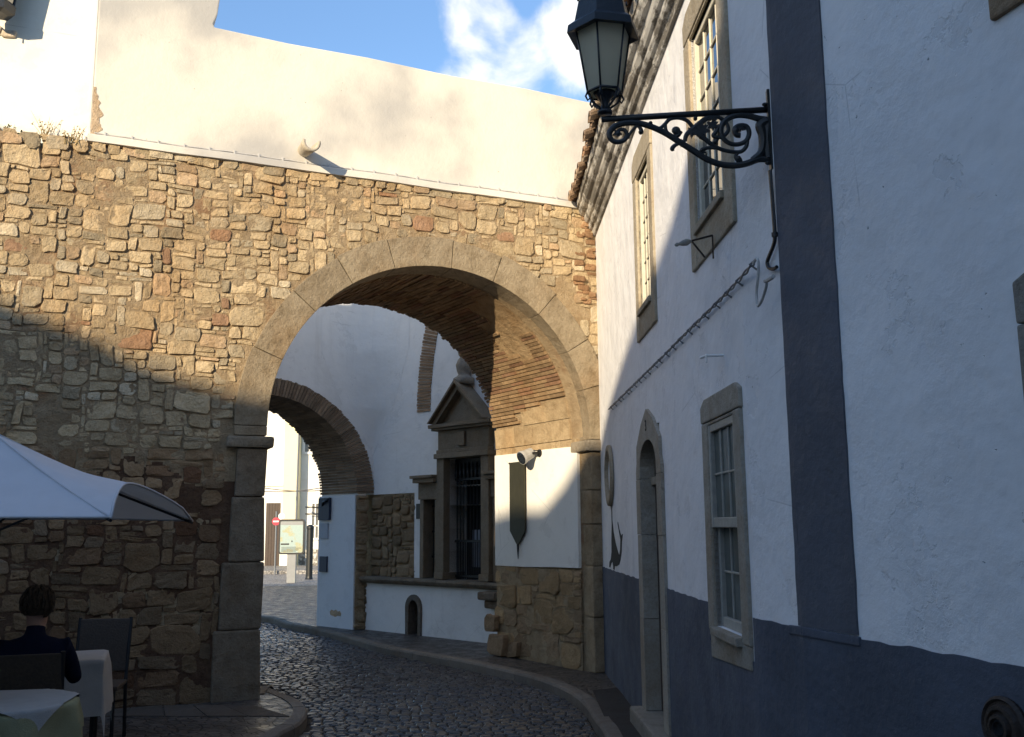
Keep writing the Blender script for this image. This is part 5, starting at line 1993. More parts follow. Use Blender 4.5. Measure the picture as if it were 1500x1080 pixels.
    for q_ in range(260):
        a_ = R.uniform(0, 6.283)
        e_ = R.uniform(-0.15, 1.45)
        d0_ = V((math.cos(a_) * math.cos(e_), math.sin(a_) * math.cos(e_), math.sin(e_)))
        if d0_.y > 0.0 and d0_.z < 0.8 or d0_.y > -0.35 and d0_.z < 0.3:
            continue
        pp_ = []
        for g_ in range(4):
            d1_ = (d0_ + V((0.05 * math.sin(q_) * g_, -0.05 * g_, -0.17 * g_))).normalized()
            pp_.append(hc + V((d1_.x * 0.103, d1_.y * 0.116, d1_.z * 0.112)) * (1 + 0.02 * g_ + R.uniform(-0.02, 0.03)))
        h.tube(pp_, [0.006, 0.007, 0.006, 0.002], 4)
    h.build('hair', hair, o, smooth=True)
    for s in (-1, 1):
        e = MB()
        e.lathe(V((s * 0.032, 0.118 + lean * 0.73, 1.225)), [(0.001, 0), (0.008, 0.004), (0.010, 0.010), (0.008, 0.016), (0.001, 0.02)], 8)
        e.build('eye', M['iron'], o, smooth=True)
    mo = MB()
    mo.tube([V((-0.022, 0.137 + lean * 0.67, 1.163)), V((0, 0.146 + lean * 0.67, 1.161)), V((0.022, 0.137 + lean * 0.67, 1.163))], 0.006, 6)
    mo.build('mouth', M['red'] if False else M['wood_dark'], o, smooth=True)
    return o


def parasol(UX, UY, UH, label, group='white parasols of the terrace'):
    ZB, ZA = 1.715, 2.27
    um = thing('white_parasol', label, 'parasol', (UX, UY, 0), group)
    m = MB()
    ape = V((UX, UY, ZA))
    CU, SU = math.cos(0.11), math.sin(0.11)
    cor = [V((UX + UH * (a * CU - b * SU), UY + UH * (a * SU + b * CU), ZB)) for a, b in ((-1, -1), (1, -1), (1, 1), (-1, 1))]
    NP = 14
    for q in range(4):
        a, b = cor[q], cor[(q + 1) % 4]
        grid = []
        for i in range(NP + 1):
            row = []
            for j in range(NP + 1):
                s, r = i / NP, j / NP            # s along the hem, r from apex to hem
                sagh = {0: 0.006, 1: 0.14, 2: 0.02, 3: 0.03}[q] * (math.sin(math.pi * s)) ** (0.45 if q == 1 else 1)
                hem = a.lerp(b, s)
                hem = hem + V((0, 0, sagh)) + (ape - hem) * (0.16 * math.sin(math.pi * s) if q == 1 else 0.01)
                p = ape.lerp(hem, r)
                p.z -= 0.035 * math.sin(math.pi * r) * (0.5 + math.sin(math.pi * s) * 0.9)
                p.z += 0.006 * noise.noise(V((p.x * 5, p.y * 5, 1))) * r
                row.append(m.vert(p))
            grid.append(row)
        for i in range(NP):
            for j in range(NP):
                ids = [grid[i][j], grid[i + 1][j], grid[i + 1][j + 1], grid[i][j + 1]]
                m.face(ids if j else [ids[0], ids[2], ids[3]], V((0, 0, 1)))
    m.build('canopy', M['umbrella'], um, smooth=True)
    m = MB()
    for q in range(4):
        a, b = cor[q], cor[(q + 1) % 4]
        hp_ = []
        for i in range(NP + 1):
            s = i / NP
            sg_ = {0: 0.006, 1: 0.14, 2: 0.02, 3: 0.03}[q] * (math.sin(math.pi * s)) ** (0.45 if q == 1 else 1)
            h_ = a.lerp(b, s)
            h_ = h_ + V((0, 0, sg_)) + (ape - h_) * (0.16 * math.sin(math.pi * s) if q == 1 else 0.01)
            hp_.append(h_)
        m.tube(hp_, 0.008, 6)
        m.tube([ape.lerp(a, w_) + V((0, 0, 0.004 - 0.035 * math.sin(math.pi * w_) * 0.5)) for w_ in [g_ / 10 for g_ in range(11)]], 0.006, 6)
    m.build('hem', M['umbrella'], um, smooth=True)
    m = MB()
    m.tube([V((UX, UY, 0.02)), V((UX, UY, ZA + 0.02))], 0.024, 12)
    m.build('pole', M['steel_dark'], um)
    m = MB()
    m.lathe((UX, UY, ZA - 0.01), [(0.03, 0), (0.03, 0.02), (0.012, 0.03), (0.002, 0.035)], 12)
    m.build('finial', M['steel_dark'], um)
    for c_ in cor:
        m = MB()
        m.tube([ape + V((0, 0, -0.06)), c_.lerp(ape, 0.5) + V((0, 0, -0.045)), c_ + V((0, 0, -0.012))], 0.010, 6)
        m.build('rib', M['steel_dark'], um)
        m = MB()
        m.tube([V((UX, UY, 1.62)), c_.lerp(ape, 0.5) + V((0, 0, -0.05))], 0.008, 6)
        m.build('strut', M['steel_dark'], um)
    m = MB()
    m.lathe((UX, UY, 0), [(0.28, 0), (0.28, 0.05), (0.06, 0.07), (0.05, 0.25)], 20)
    m.build('base', M['steel_dark'], um)


parasol(-3.28, 6.22, 1.04, 'white square parasol with arched dark lined edge, over the clothed tables by the stone wall')
parasol(-5.75, 6.0, 1.2, 'white square parasol added unseen left of the tables to deepen the shade')  # out of view, added to darken the terrace corner
parasol(-3.75, 3.7, 1.15, 'white square parasol added outside the frame, blocking sky light over the tables')  # out of view, added to keep sky light off the tables

# tables
table(-2.75, 5.45, 0.40, False, 'round cafe table under an olive cloth with a white top cloth')
cloth('olive_tablecloth', -2.75, 5.45, 0.75, 1.15, 0.40, False, 0.5, M['cloth_olive'], 'pale olive cloth hanging in points from the round cafe table', 0.022)
cloth('white_top_cloth', -2.75, 5.45, 0.758, 0.76, 0.405, False, 0.15, M['cloth_white'], 'white top cloth laid flat over the olive cloth of the round table', 0.0)
table(-2.66, 4.55, 0.34, False, 'round cafe table under a pale yellow cloth, nearest the bottom left corner')
cloth('yellow_tablecloth', -2.66, 4.55, 0.75, 0.9, 0.34, False, 0.2, M['cloth_yellow'], 'pale yellow cloth on the table at the bottom left corner', 0.02)
table(-3.30, 7.42, 0.30, True, 'small square cafe table under a white cloth by the stone wall', 0.35)
cloth('white_tablecloth', -3.30, 7.42, 0.75, 1.40, 0.305, True, 0.35, M['cloth_white'], 'white cloth hanging in long folds from the small table by the stone wall', 0.018)
# things on them
m = MB()
m.lathe((-2.86, 5.42, 0.768), [(0.05, 0), (0.06, 0.01), (0.062, 0.08), (0.05, 0.15), (0.055, 0.17), (0.045, 0.17), (0.045, 0.02)], 16)
vs = m.build('pot', M['vase'], None, (-2.86, 5.42, 0.768), smooth=True)
tag(vs, 'dark pot with a small plant on the round olive table', 'plant pot')
m = MB()
for q in range(70):
    a = R.uniform(0, 6.28)
    b0 = V((-2.86 + R.uniform(-0.03, 0.03), 5.42 + R.uniform(-0.03, 0.03), 0.92))
    d = V((math.cos(a), math.sin(a), 0)) * R.uniform(0.02, 0.10)
    c = b0 + d + V((0, 0, R.uniform(0.0, 0.14)))
    u_ = V((R.uniform(-1, 1), R.uniform(-1, 1), R.uniform(-1, 1))).normalized() * 0.03
    w_ = u_.orthogonal().normalized() * 0.014
    m.poly([c - u_, c + w_, c + u_, c - w_])
    if q % 5 == 0:
        m.tube([b0, c], 0.003, 4)
m.build('foliage', M['leaf'], vs)
m = MB()
m.lathe((-2.88, 5.42, 1.05), [(0.002, 0), (0.018, 0.008), (0.022, 0.02), (0.010, 0.03), (0.002, 0.034)], 8)
m.build('flower', M['cloth_yellow'], vs)
m = MB()
m.lathe((-3.20, 7.28, 0.758), [(0.03, 0), (0.035, 0.005), (0.035, 0.05), (0.03, 0.05), (0.03, 0.01)], 12)
tag(m.build('candle_cup', M['cloth_yellow'], None, (-3.2, 7.28, 0.758)), 'small pale cup on the white table by the stone wall', 'cup')

chair(-2.98, 6.32, (-0.32, 0.95), 'cane chair with its back to the viewer, occupied by the person in navy', M['wicker'])
person(-2.98, 6.32, (-0.32, 0.95), 'person in a navy jacket seated with back turned at the white clothed table', M['navy'], M['hair_grey'], 0.10, -0.04)
chair(-3.34, 8.15, (0.15, -0.99), 'empty cane chair against the stone wall behind the white clothed table', M['wicker'])
# ================================================================== ground
g = MB()
g.poly([(-300, -60, -0.115), (300, -60, -0.115), (300, 400, -0.115), (-300, 400, -0.115)], V((0, 0, 1)))
structure(g.build('ground', M['pave_pale'], None))

KP = [(383, 903), (420, 913), (470, 923), (520, 936), (560, 947), (620, 958), (680, 969), (740, 982), (790, 995), (830, 1011), (856, 1030), (872, 1055), (890, 1085)]
kerb_r = [ground(x, y) for x, y in KP]
last = kerb_r[-1]
kerb_r += [V((0.66, 4.6, 0)), V((0.8, 3.2, 0)), V((1.25, 1.5, 0)), V((2.0, -1.0, 0)), V((2.7, -3.5, 0))]
# the kerb swings away to the left beyond the first archway
kerb_r = [V((-9.5, 24.5, 0)), V((-7.2, 21.5, 0))] + kerb_r
kerb_rs = smooth_path(kerb_r, 8)
KL = [(383, 1004), (405, 1011), (430, 1021), (446, 1032), (450, 1043), (440, 1058), (415, 1071), (395, 1082)]
kerb_l = [ground(x, y) for x, y in KL]
e_ = kerb_l[-1]
kerb_l = [FW.pt(TL + 0.03, 0, -0.25)] + kerb_l + [V((e_.x - 0.35, e_.y - 0.45, 0)), V((e_.x - 0.65, e_.y - 1.6, 0)), V((e_.x - 0.8, e_.y - 3.2, 0)), V((e_.x - 1.0, -3.5, 0))]
kerb_ls = smooth_path(kerb_l, 8)
ROADZ = -0.10


def kerb(path, side, name, wid=0.13):
    m = MB()
    acc, seg = 0, 0
    n = len(path)
    nor = []
    for i in range(n):
        tg = path[min(i + 1, n - 1)] - path[max(i - 1, 0)]
        tg.z = 0
        tg.normalize()
        nor.append(V((tg.y, -tg.x, 0)) * side)
    i = 0
    while i < n - 1:
        j = i
        L = 0
        goal = R.uniform(0.6, 0.95)
        while j < n - 1 and L < goal:
            L += (path[j + 1] - path[j]).length
            j += 1
        dz = R.uniform(-0.006, 0.006)
        col = ash_col((0.20, 0.18, 0.155))
        P = path[i:j + 1]
        N_ = nor[i:j + 1]
        rings = []
        for q, (p, nn) in enumerate(zip(P, N_)):
            sh = V((0, 0, 0))
            if q == 0:
                sh = (P[1] - P[0]).normalized() * 0.004
            if q == len(P) - 1:
                sh = (P[-2] - P[-1]).normalized() * 0.004
            prof_ = [(0.0, -0.115), (0.0, -0.022), (0.014, 0.0), (0.03, 0.006), (wid, 0.006), (wid, -0.115)]
            rings.append([m.vert(p + sh + nn * a + V((0, 0, b + dz))) for a, b in prof_])
        for A, B in zip(rings[:-1], rings[1:]):
            for q in range(6):
                m.face([A[q], A[(q + 1) % 6], B[(q + 1) % 6], B[q]], None, col)
        m.face(rings[0], None, col)
        m.face(rings[-1], None, col)
        i = j
    o = m.build(name, M['kerb'], None, recalc=True)
    structure(o)
    return nor


nr = kerb(kerb_rs, -1, 'kerb')
# which side is the pavement on?  right kerb runs from far to near: pavement lies to the east
nl = kerb(kerb_ls, 1, 'kerb')
# raised pavements
pv = MB()
ptsr = [p + n_ * 0.12 for p, n_ in zip(kerb_rs, nr)]
pv.poly([V((p.x, p.y, 0)) for p in ptsr] + [V((16, -3.5, 0)), V((16, 30, 0)), V((-9.5, 30, 0))], V((0, 0, 1)))
pvo = structure(pv.build('pavement', M['pave'], None))
pv = MB()
ptsl = [p + n_ * 0.12 for p, n_ in zip(kerb_ls, nl)]
pv.poly([V((p.x, p.y, -0.0005)) for p in ptsl] + [V((-14, ptsl[-1].y, -0.0005)), V((-14, ptsl[0].y, -0.0005))], V((0, 0, 1)))
structure(pv.build('pavement', M['pave'], None))

# the sett paved road
rd = MB()
rd.poly([(-12, -4, ROADZ - 0.008), (4, -4, ROADZ - 0.008), (4, 24, ROADZ - 0.008), (-12, 24, ROADZ - 0.008)], V((0, 0, 1)), (0.05, 0.05, 0.05), 1)


def xr(y, path):
    """x of a kerb at depth y (first crossing)"""
    best = None
    for a, b in zip(path[:-1], path[1:]):
        if (a.y - y) * (b.y - y) <= 0 and a.y != b.y:
            x = a.x + (b.x - a.x) * (y - a.y) / (b.y - a.y)
            best = x if best is None else max(best, x)
    return best


y = 3.6
row = 0
while y < 20.5:
    dep = R.uniform(0.065, 0.088)
    xe = xr(y + dep / 2, kerb_rs)
    xs = xr(y + dep / 2, kerb_ls)
    if xe is None:
        y += dep
        continue
    if xs is None or y > 9.9:
        xs = xe - (3.2 + max(0, y - 9.9) * 0.75)
    x = xs + R.uniform(0, 0.05)
    # rows bend gently
    while x < xe - 0.04:
        w = R.uniform(0.075, 0.13)
        if x + w > xe - 0.005:
            w = xe - 0.005 - x
        if w > 0.03:
            gap = 0.005
            tz = [R.uniform(-0.0045, 0.0045) for _ in range(2)]
            zc = ROADZ + R.uniform(-0.003, 0.006)
            bow = 0.10 * math.sin(x * 0.9 + y * 0.2)
            cxx, cyy = x + w / 2, y + dep / 2 + bow
            col = shade((0.068, 0.065, 0.064) if R.random() < 0.8 else (0.105, 0.098, 0.092), R.uniform(0.5, 1.3))
            rot = R.uniform(-0.09, 0.09)
            cr, sr = math.cos(rot), math.sin(rot)

            def pq(u, v, z):
                return V((cxx + u * cr - v * sr, cyy + u * sr + v * cr, z))
            a, b = w / 2 - gap, dep / 2 - gap
            lo = [pq(u, v, ROADZ - 0.03) for u, v in ((-a, -b), (a, -b), (a, b), (-a, b))]
            md = [pq(u * 0.97, v * 0.97, zc - 0.008 + tz[0] * u / a + tz[1] * v / b) for u, v in ((-a, -b), (a, -b), (a, b), (-a, b))]
            tp = [pq(u * 0.72, v * 0.72, zc + 0.002 + tz[0] * u / a * 0.72 + tz[1] * v / b * 0.72) for u, v in ((-a, -b), (a, -b), (a, b), (-a, b))]
            A = [rd.vert(p) for p in lo]
            B = [rd.vert(p) for p in md]
            D = [rd.vert(p) for p in tp]
            for P_, Q_ in ((A, B), (B, D)):
                for q in range(4):
                    rd.f.append([P_[q], P_[(q + 1) % 4], Q_[(q + 1) % 4], Q_[q]])
                    rd.c.append(col)
                    rd.m.append(0)
            rd.f.append(D)
            rd.c.append(col)
            rd.m.append(0)
        x += w
    y += dep
structure(rd.build('road', [M['sett'], M['joint']], None, smooth=False))
# flagstones let into the left pavement and an iron cover on the right
m = MB()
a_, b_, c_, d_ = ground(150, 1034), ground(372, 1034), ground(425, 1050), ground(120, 1050)
for q in range(5):
    s0, s1 = q / 5 + 0.003, (q + 1) / 5 - 0.003
    m.solid([V((*p.xy, -0.05)) for p in (a_.lerp(b_, s0), a_.lerp(b_, s1), d_.lerp(c_, s1), d_.lerp(c_, s0))], [V((*p.xy, 0.006 + 0.002 * (q % 2))) for p in (a_.lerp(b_, s0), a_.lerp(b_, s1), d_.lerp(c_, s1), d_.lerp(c_, s0))], ash_col((0.11, 0.095, 0.08)))
structure(m.build('pavement_flagstones', M['kerb'], None))
m = MB()
cc = [ground(x, y) for x, y in ((868, 1012), (905, 1008), (960, 1085), (900, 1085))]
m.solid([V((*p.xy, -0.05)) for p in cc], [V((*p.xy, 0.005)) for p in cc], (0.055, 0.052, 0.05))
structure(m.build('pavement_patch', M['kerb'], None))

# ================================================================== the sunlit street far beyond
def far_pt(px, py, depth):
    r = ray(px, py)
    return EYE + r * (depth / r.y)


GZ = -0.11


def facade(x0, x1, depth, zt, thick=6):
    fr = Frame((far_pt(x0, 773, depth).x, depth), (1, 0))
    return fr, far_pt(x1, 773, depth).x - far_pt(x0, 773, depth).x


fr, w = facade(345, 413, 46, 12)
hA = thing('far_white_house', 'sunlit white house with brown garage door, seen through both archways', 'house', fr.pt(w / 2, GZ))
m = MB()
m.box(fr, 0, w, GZ, 11, -6, 0)
m.build('wall', M['plaster_far'], hA)
m = MB()
a, b = fr.t(389, 780), fr.t(410, 780)
zt = fr.uv(400, 737)[1]
m.box(fr, a, b, GZ, zt, -0.05, 0.02)
for q in range(1, 5):
    m.box(fr, a + (b - a) * q / 5 - 0.015, a + (b - a) * q / 5 + 0.015, GZ, zt, 0.02, 0.035)
m.build('garage_door', M['garage'], hA)
m = MB()
zc_ = fr.uv(400, 712)[1]
m.box(fr, -0.1, w + 0.02, zc_, zc_ + 0.14, -0.02, 0.10)
m.build('string_course', M['plaster_far'], hA)
fr, w = facade(413, 434, 45.6, 12)
hB = thing('far_ochre_house', 'narrow sunlit ochre house front between two white ones', 'house', fr.pt(w / 2, GZ))
m = MB()
m.box(fr, 0, w, GZ, 11.5, -6, 0)
m.build('wall', M['plaster_yellow'], hB)
m = MB()
m.box(fr, -0.04, w + 0.04, GZ, 0.55, -0.02, 0.05)
m.build('plinth', M['plaster_far'], hB)
fr, w = facade(434, 520, 46.3, 12)
hC = thing('far_window_house', 'sunlit white house with tall windows, right of the ochre front', 'house', fr.pt(w / 2, GZ))
m = MB()
m.box(fr, 0, w, GZ, 12, -6, 0)
m.build('wall', M['plaster_far'], hC)
for (x0, y0, x1, y1) in ((458, 738, 466, 788), (448, 622, 462, 662), (474, 738, 486, 790)):
    a, z1 = fr.uv(x0, y0)
    b, z0 = fr.uv(x1, y1)
    m = MB()
    m.box(fr, a, b, z0, z1, -0.02, 0.03)
    pn_ = m.build('window', M['pane_far'], hC)
    m = MB()
    for (aa, bb, cc_, dd_) in ((a - 0.12, a, z0 - 0.1, z1 + 0.12), (b, b + 0.12, z0 - 0.1, z1 + 0.12), (a, b, z1, z1 + 0.14), (a, b, z0 - 0.12, z0), ((a + b) / 2 - 0.03, (a + b) / 2 + 0.03, z0, z1), (a, b, (z0 * 2 + z1) / 3, (z0 * 2 + z1) / 3 + 0.05), (a, b, (z0 + z1 * 2) / 3, (z0 + z1 * 2) / 3 + 0.05)):
        m.box(fr, aa, bb, cc_, dd_, 0.0, 0.07)
    m.build('window_frame', M['white_enamel'], pn_)
m = MB()
m.box(fr, -0.02, w, GZ, fr.uv(450, 805)[1], -0.02, 0.06)
m.build('plinth', M['cornice'], hC)
m = MB()
for yy in (743, 753):
    a, z1 = fr.uv(448, yy)
    m.tube([fr.pt(a, z1, 0.06), fr.pt(a + 0.9, z1 - 0.02, 0.2)], 0.025, 6)
m.build('shutter_bar', M['steel_dark'], hC)

# far pavement kerb, road strip
m = MB()
m.cube(-26, 4, 40.2, 45.6, -0.2, 0.03)
structure(m.build('far_pavement', M['pave_pale'], None))

# city map board on a pale foot
dS = 33.5
sg = Frame((far_pt(427, 773, dS).x, dS), (1, 0))
mp = thing('map_board', 'street map board in a rounded dark frame on a pale grey foot', 'map sign', sg.pt(0, GZ))
a, z1 = sg.uv(409.5, 761)
b, z0 = sg.uv(446, 812)
m = MB()


def rounded(a, b, z0, z1, r, n=5):
    out = []
    for (cx_, cz_, s_) in ((b - r, z1 - r, 0), (a + r, z1 - r, 1), (a + r, z0 + r, 2), (b - r, z0 + r, 3)):
        for q in range(n + 1):
            w_ = math.pi / 2 * (s_ + q / n)
            out.append((cx_ + r * math.cos(w_), cz_ + r * math.sin(w_)))
    return out


m.prism(sg, rounded(a, b, z0, z1, 0.09), -0.09, 0.06)
m.build('frame', M['steel_dark'], mp)
m = MB()
m.prism(sg, rounded(a + 0.055, b - 0.055, z0 + 0.055, z1 - 0.07, 0.05), 0.05, 0.066)
k = NT('printed map poster')
f = k.ramp(k.noise(2.2, 4, 0.6), 0.52, 0.60)
c = k.mix(f, (0.36, 0.46, 0.43), (0.40, 0.40, 0.25))
c = k.mix(k.ramp(k.voro(9, 'DISTANCE_TO_EDGE', 0), 0.0, 0.04, 0.6, 0.0), c, (0.5, 0.52, 0.5))
M['map'] = k.done(c, 0.25, None, 0, 0.5)
m.build('map_sheet', M['map'], mp)
m = MB()
m.box(sg, a + 0.06, b - 0.06, z1 - 0.19, z1 - 0.075, 0.06, 0.069)
m.build('header_strip', M['pole'], mp)
for r_ in range(5):
    m = MB()
    m.box(sg, a + 0.10, b - 0.10 - R.uniform(0, 0.25), z0 + 0.09 + r_ * 0.035, z0 + 0.103 + r_ * 0.035, 0.064, 0.0685)
    m.build('lettering', M['steel_dark'], mp)
m = MB()
m.box(sg, a + 0.08, a + 0.36, z0 + 0.31, z0 + 0.36, 0.064, 0.0685)
m.build('caption', M['steel_dark'], mp)
m = MB()
m.box(sg, a + 0.43, a + 0.47, z0 + 0.40, z0 + 0.45, 0.064, 0.0685)
m.build('map_marker', M['steel_dark'], mp)
m = MB()
a2_, _ = sg.uv(421, 812)
b2_, _ = sg.uv(434, 812)
m.box(sg, a2_, b2_, GZ, z0 + 0.0, -0.07, 0.04)
m.build('foot', M['pole'], mp, bevel=0.01, recalc=True)
# post, lamp pole, traffic sign
m = MB()
p0 = far_pt(454.5, 773, 36.0)
m.lathe(V((p0.x, 36.0, GZ)), [(0.15, 0), (0.13, 0.05), (0.12, 0.1), (0.12, 1.75), (0.135, 1.78), (0.135, 1.86), (0.05, 1.92)], 14)
tag(m.build('dark_post', M['iron'], None, V((p0.x, 36, GZ))), 'thick dark post standing right of the map board', 'post')
m = MB()
p0 = far_pt(433.5, 773, 44)
m.tube([V((p0.x, 44, GZ)), V((p0.x, 44, 3)), V((p0.x + 0.05, 44, 9.5))], [0.06, 0.045, 0.035], 8)
m.tube([V((p0.x + 0.05, 44, 9.4)), V((p0.x + 0.05, 43.2, 9.8))], 0.03, 6)
tag(m.build('lamp_pole', M['pole'], None, V((p0.x, 44, GZ))), 'thin grey pole rising behind the map board in front of the ochre house', 'pole')
dT = 40.0
sg2 = Frame((far_pt(406, 773, dT).x, dT), (1, 0))
ts = thing('traffic_sign', 'red and white round traffic sign left of the map board', 'traffic sign', sg2.pt(0, GZ))
m = MB()
zc_ = sg2.uv(405, 764)[1]
m.lathe(sg2.pt(-0.05, zc_, 0), [(0.16, 0), (0.16, 0.02), (0.001, 0.021)], 24, sg2.n)
m.build('sign_disc', M['red'], ts)
m = MB()
m.box(sg2, -0.16, 0.06, zc_ - 0.028, zc_ + 0.028, 0.022, 0.026)
m.build('sign_bar', M['white_enamel'], ts)
m = MB()
m.lathe(sg2.pt(0.16, zc_ + 0.2, -0.03), [(0.13, 0), (0.13, 0.02), (0.001, 0.021)], 24, sg2.n)
m.build('sign_plate', M['white_enamel'], ts)
m = MB()
m.tube([sg2.pt(-0.05, GZ, -0.03), sg2.pt(-0.05, zc_ + 0.4, -0.03)], 0.035, 8)
m.build('sign_post', M['pole'], ts)
# cables over the far street
for (ya, yb, lab) in ((714, 717, 'upper dark cable sagging across the far sunlit house fronts'), (720, 711, 'lower dark cable crossing the far sunlit house fronts at a slant')):
    m = MB()
    P = []
    for q in range(21):
        p = far_pt(380 + 110 * q / 20, ya + (yb - ya) * q / 20 + 4 * math.sin(math.pi * q / 20), 43.0)
        P.append(p)
    m.tube(P, 0.02, 5)
    tag(m.build('street_cable', M['cable_grey'], None, P[10]), lab, 'cable')

# ================================================================== the houses behind the viewer that shade the square
SUN_AZ = rad(SUN_AZ_DEG)       # sun stands behind the viewer and to the left
SUN_EL = rad(SUN_EL_DEG)
LV = V((-math.sin(SUN_AZ) * math.cos(SUN_EL), -math.cos(SUN_AZ) * math.cos(SUN_EL), math.sin(SUN_EL)))   # towards the sun
YB = -13.0


def backproj(p):
    k_ = (YB - p.y) / LV.y
    q = p + LV * k_
    return (q.x, q.z)


edge = []
for (x, y) in ((0, 440), (70, 470), (140, 493), (187, 527), (233, 543), (290, 561), (353, 580), (393, 588)):
    edge.append(backproj(FW.pt(*FW.uv(x, y))))
for (x, y) in ((748, 748), (797, 746), (825, 712), (855, 660)):
    edge.append(backproj(RV.pt(*RV.uv(x, y, 0.02), 0.02)))
for (x, y) in ((893, 592), (915, 520), (950, 420), (985, 322), (1005, 240)):
    edge.append(backproj(RW1.pt(*RW1.uv(x, y))))
print('ridge', [(round(a, 2), round(b, 2)) for a, b in edge])
XB = Frame((0, YB), (1, 0))
mL = [e for e in edge[:10]]
mR = [e for e in edge[9:]]


def clean(L):
    out = [L[0]]
    for p in L[1:]:
        if p[0] > out[-1][0] + 0.05:
            out.append(p)
    return out


mL, mR = clean(mL), clean(mR)
for (pts, name, lab, xa, xb) in ((mL, 'square_house', 'plain white house with stepped parapet across the square', -34, None), (mR, 'corner_house', 'plain white house with sloping gable across the square', None, 6.5)):
    P = list(pts)
    if xa is not None:
        P = [(xa, P[0][1] + 0.6)] + P
    if xb is not None:
        P = P + [(xb, P[-1][1])]
    hb = thing(name, lab, 'house', XB.pt((P[0][0] + P[-1][0]) / 2, GZ))
    m = MB()
    loop = [(P[0][0], GZ)] + P + [(P[-1][0], GZ)]
    m.prism(XB, loop, -8, 0)
    m.build('wall', M['plaster_house'], hb)
    for zz in (1.2, 4.4):
        q = P[0][0] + 1.2
        while q < P[-1][0] - 1.6:
            m = MB()
            m.box(XB, q, q + 1.0, zz, zz + 1.6, 0.0, 0.03)
            wn = m.build('window', M['pane_curtain'], hb)
            m = MB()
            for (aa, bb, cc_, dd_) in ((q - 0.12, q, zz - 0.12, zz + 1.72), (q + 1, q + 1.12, zz - 0.12, zz + 1.72), (q, q + 1, zz + 1.6, zz + 1.72), (q, q + 1, zz - 0.12, zz)):
                m.box(XB, aa, bb, cc_, dd_, 0.0, 0.06)
            m.build('window_frame', M['grey_paint'], wn)
            q += 3.1

# unseen house added on the left to cut sky light over the terrace
hb = thing('added_side_house', 'tall plain white house added on the left of the square to block sky light', 'house', (-9, 4.5, GZ))
m = MB()
m.cube(-24, -8.7, 1.4, 7.6, GZ, 8.0)
m.build('wall', M['plaster_house'], hb)
SH = Frame((-8.7, 1.4), (0, 1))
for q in (0.6, 2.6, 4.6):
    for zz in (1.1, 4.4):
        m = MB()
        m.box(SH, q, q + 1.0, zz, zz + 1.6, 0.0, 0.03)
        wn = m.build('window', M['pane_curtain'], hb)
        m = MB()
        for (aa, bb, cc_, dd_) in ((q - 0.12, q, zz - 0.12, zz + 1.72), (q + 1, q + 1.12, zz - 0.12, zz + 1.72), (q, q + 1, zz + 1.6, zz + 1.72), (q, q + 1, zz - 0.12, zz)):
            m.box(SH, aa, bb, cc_, dd_, 0.0, 0.06)
        m.build('window_frame', M['grey_paint'], wn)

hb = thing('added_tall_house', 'tall plain white house added behind the viewer to block sky light', 'house', (0, -5, GZ))  # unseen house, added to darken the square by covering sky
m = MB()
m.cube(-3.6, 3.3, -12.5, -4.6, GZ, 10.2)
m.build('wall', M['plaster_house'], hb)
SH = Frame((-3.6, -4.6), (1, 0))
for q in (0.7, 3.0, 5.2):
    for zz in (1.1, 4.4, 7.4):
        m = MB()
        m.box(SH, q, q + 1.0, zz, zz + 1.6, 0.0, 0.03)
        wn = m.build('window', M['pane_curtain'], hb)
        m = MB()
        for (aa, bb, cc_, dd_) in ((q - 0.12, q, zz - 0.12, zz + 1.72), (q + 1, q + 1.12, zz - 0.12, zz + 1.72), (q, q + 1, zz + 1.6, zz + 1.72), (q, q + 1, zz - 0.12, zz)):
            m.box(SH, aa, bb, cc_, dd_, 0.0, 0.06)
        m.build('window_frame', M['grey_paint'], wn)

# ================================================================== light
sd = bpy.data.lights.new('sun', 'SUN')
sd.energy = SUN_E
sd.angle = rad(0.55)
sd.color = (1.0, 0.825, 0.58)
so = bpy.data.objects.new('sun', sd)
C.objects.link(so)
so.rotation_euler = (-LV).to_track_quat('-Z', 'Y').to_euler()
so.location = (-10, -20, 20)
w = bpy.data.worlds.new('World')
bpy.context.scene.world = w
w.use_nodes = True
nt = w.node_tree
nt.nodes.clear()
N = nt.nodes.new
wo = N('ShaderNodeOutputWorld')
bg = N('ShaderNodeBackground')
sky = N('ShaderNodeTexSky')
sky.sky_type = 'NISHITA'
sky.sun_disc = False
sky.sun_elevation = SUN_EL
sky.sun_rotation = math.atan2(LV.x, LV.y)
sky.altitude = 20
sky.air_density = 1.0
sky.dust_density = 0.6
sky.ozone_density = 1.6
bg.inputs['Strength'].default_value = SKY_E
nt.links.new(bg.outputs[0], wo.inputs[0])
tc = N('ShaderNodeTexCoord')


def wmath(op, a, b=None, c=None):
    n = N('ShaderNodeMath')
    n.operation = op
    for i, v in enumerate((a, b, c)):
        if v is None:
            continue
        if isinstance(v, (int, float)):
            n.inputs[i].default_value = v
        else:
            nt.links.new(v, n.inputs[i])
    return n.outputs[0]


def wdot(d):
    n = N('ShaderNodeVectorMath')
    n.operation = 'DOT_PRODUCT'
    nt.links.new(tc.outputs['Generated'], n.inputs[0])
    n.inputs[1].default_value = d
    return n.outputs['Value']


def wrange(x, a, b, c, d):
    n = N('ShaderNodeMapRange')
    n.interpolation_type = 'SMOOTHSTEP'
    nt.links.new(x, n.inputs[0])
    for i, v in enumerate((a, b, c, d)):
        n.inputs[i + 1].default_value = v
    return n.outputs[0]


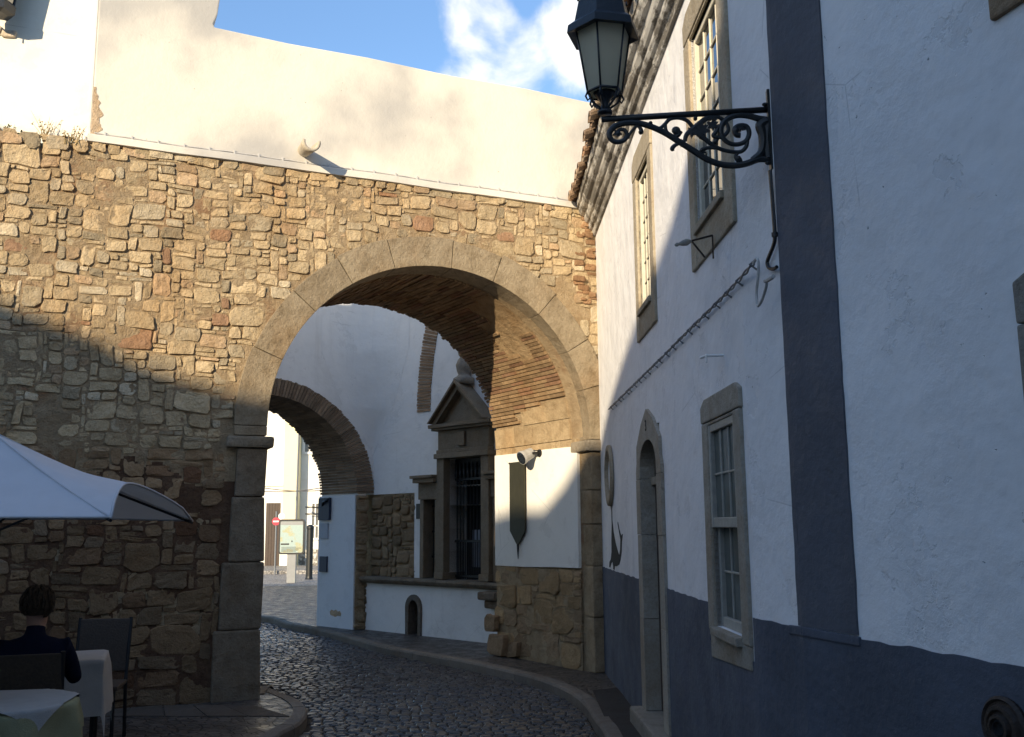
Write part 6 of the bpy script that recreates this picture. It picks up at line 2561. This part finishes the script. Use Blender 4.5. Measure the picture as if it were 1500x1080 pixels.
nz = N('ShaderNodeTexNoise')
nt.links.new(tc.outputs['Generated'], nz.inputs['Vector'])
nz.inputs['Scale'].default_value = 11
nz.inputs['Detail'].default_value = 9
nz.inputs['Roughness'].default_value = 0.56
nz.inputs['Distortion'].default_value = 0.35
tot = nz.outputs[0]
for (px, py, rdeg, amt) in ((800, 75, 4.2, 0.21), (860, 50, 3.6, 0.16), (740, 100, 3.0, 0.15), (665, 92, 2.4, 0.20), (690, 8, 3.0, 0.26), (735, 52, 1.2, -0.08), (600, 20, 3.5, -0.15), (780, -10, 1.5, -0.12), (700, 60, 1.4, -0.10), (450, 40, 8, -0.3)):
    d = ray(px, py)
    tot = wmath('ADD', tot, wrange(wdot(d), math.cos(rad(rdeg)), 1.0, 0.0, amt))
mask = wrange(tot, 0.54, 0.90, 0.0, 0.88)
sh = wrange(nz.outputs[0], 0.35, 0.7, 0.80, 1.0)
cc2 = N('ShaderNodeMix')
cc2.data_type = 'RGBA'
nt.links.new(mask, cc2.inputs[0])
# the blue of the clear sky, a touch deeper than the model's
gm_ = N('ShaderNodeMix')
gm_.data_type = 'RGBA'
gm_.blend_type = 'MULTIPLY'
gm_.inputs[0].default_value = 1.0
gm_.inputs[7].default_value = (*SKY_TINT, 1)
nt.links.new(sky.outputs[0], gm_.inputs[6])
fw_ = N('ShaderNodeMix')
fw_.data_type = 'RGBA'
fw_.blend_type = 'MULTIPLY'
fw_.inputs[0].default_value = 1.0
nt.links.new(gm_.outputs[2], fw_.inputs[6])
gain = wmath('MULTIPLY', wrange(wdot((0.0, 0.93, 0.36)), 0.5, 0.95, 1.0, 1.4), wrange(wdot((0.0, 0.0, 1.0)), 0.45, 0.95, 1.0, 2.0))
cg = N('ShaderNodeCombineColor')
for i in range(3):
    nt.links.new(gain, cg.inputs[i])
nt.links.new(cg.outputs[0], fw_.inputs[7])
nt.links.new(fw_.outputs[2], cc2.inputs[6])
cl = N('ShaderNodeMix')
cl.data_type = 'RGBA'
cl.inputs[6].default_value = (*[x * CLOUD for x in (0.62, 0.66, 0.74)], 1)
cl.inputs[7].default_value = (*[x * CLOUD for x in (1.0, 0.95, 0.86)], 1)
nt.links.new(sh, cl.inputs[0])
nt.links.new(cl.outputs[2], cc2.inputs[7])
nt.links.new(cc2.outputs[2], bg.inputs[0])

sc = bpy.context.scene
sc.view_settings.view_transform = 'Standard'
sc.view_settings.look = 'None'
sc.view_settings.exposure = EXPO
sc.view_settings.gamma = 1.0
sc.cycles.max_bounces = 6
sc.cycles.diffuse_bounces = 4
sc.cycles.glossy_bounces = 3
sc.cycles.transmission_bounces = 4
sc.cycles.use_denoising = True
sc.cycles.caustics_reflective = False
sc.cycles.caustics_refractive = False
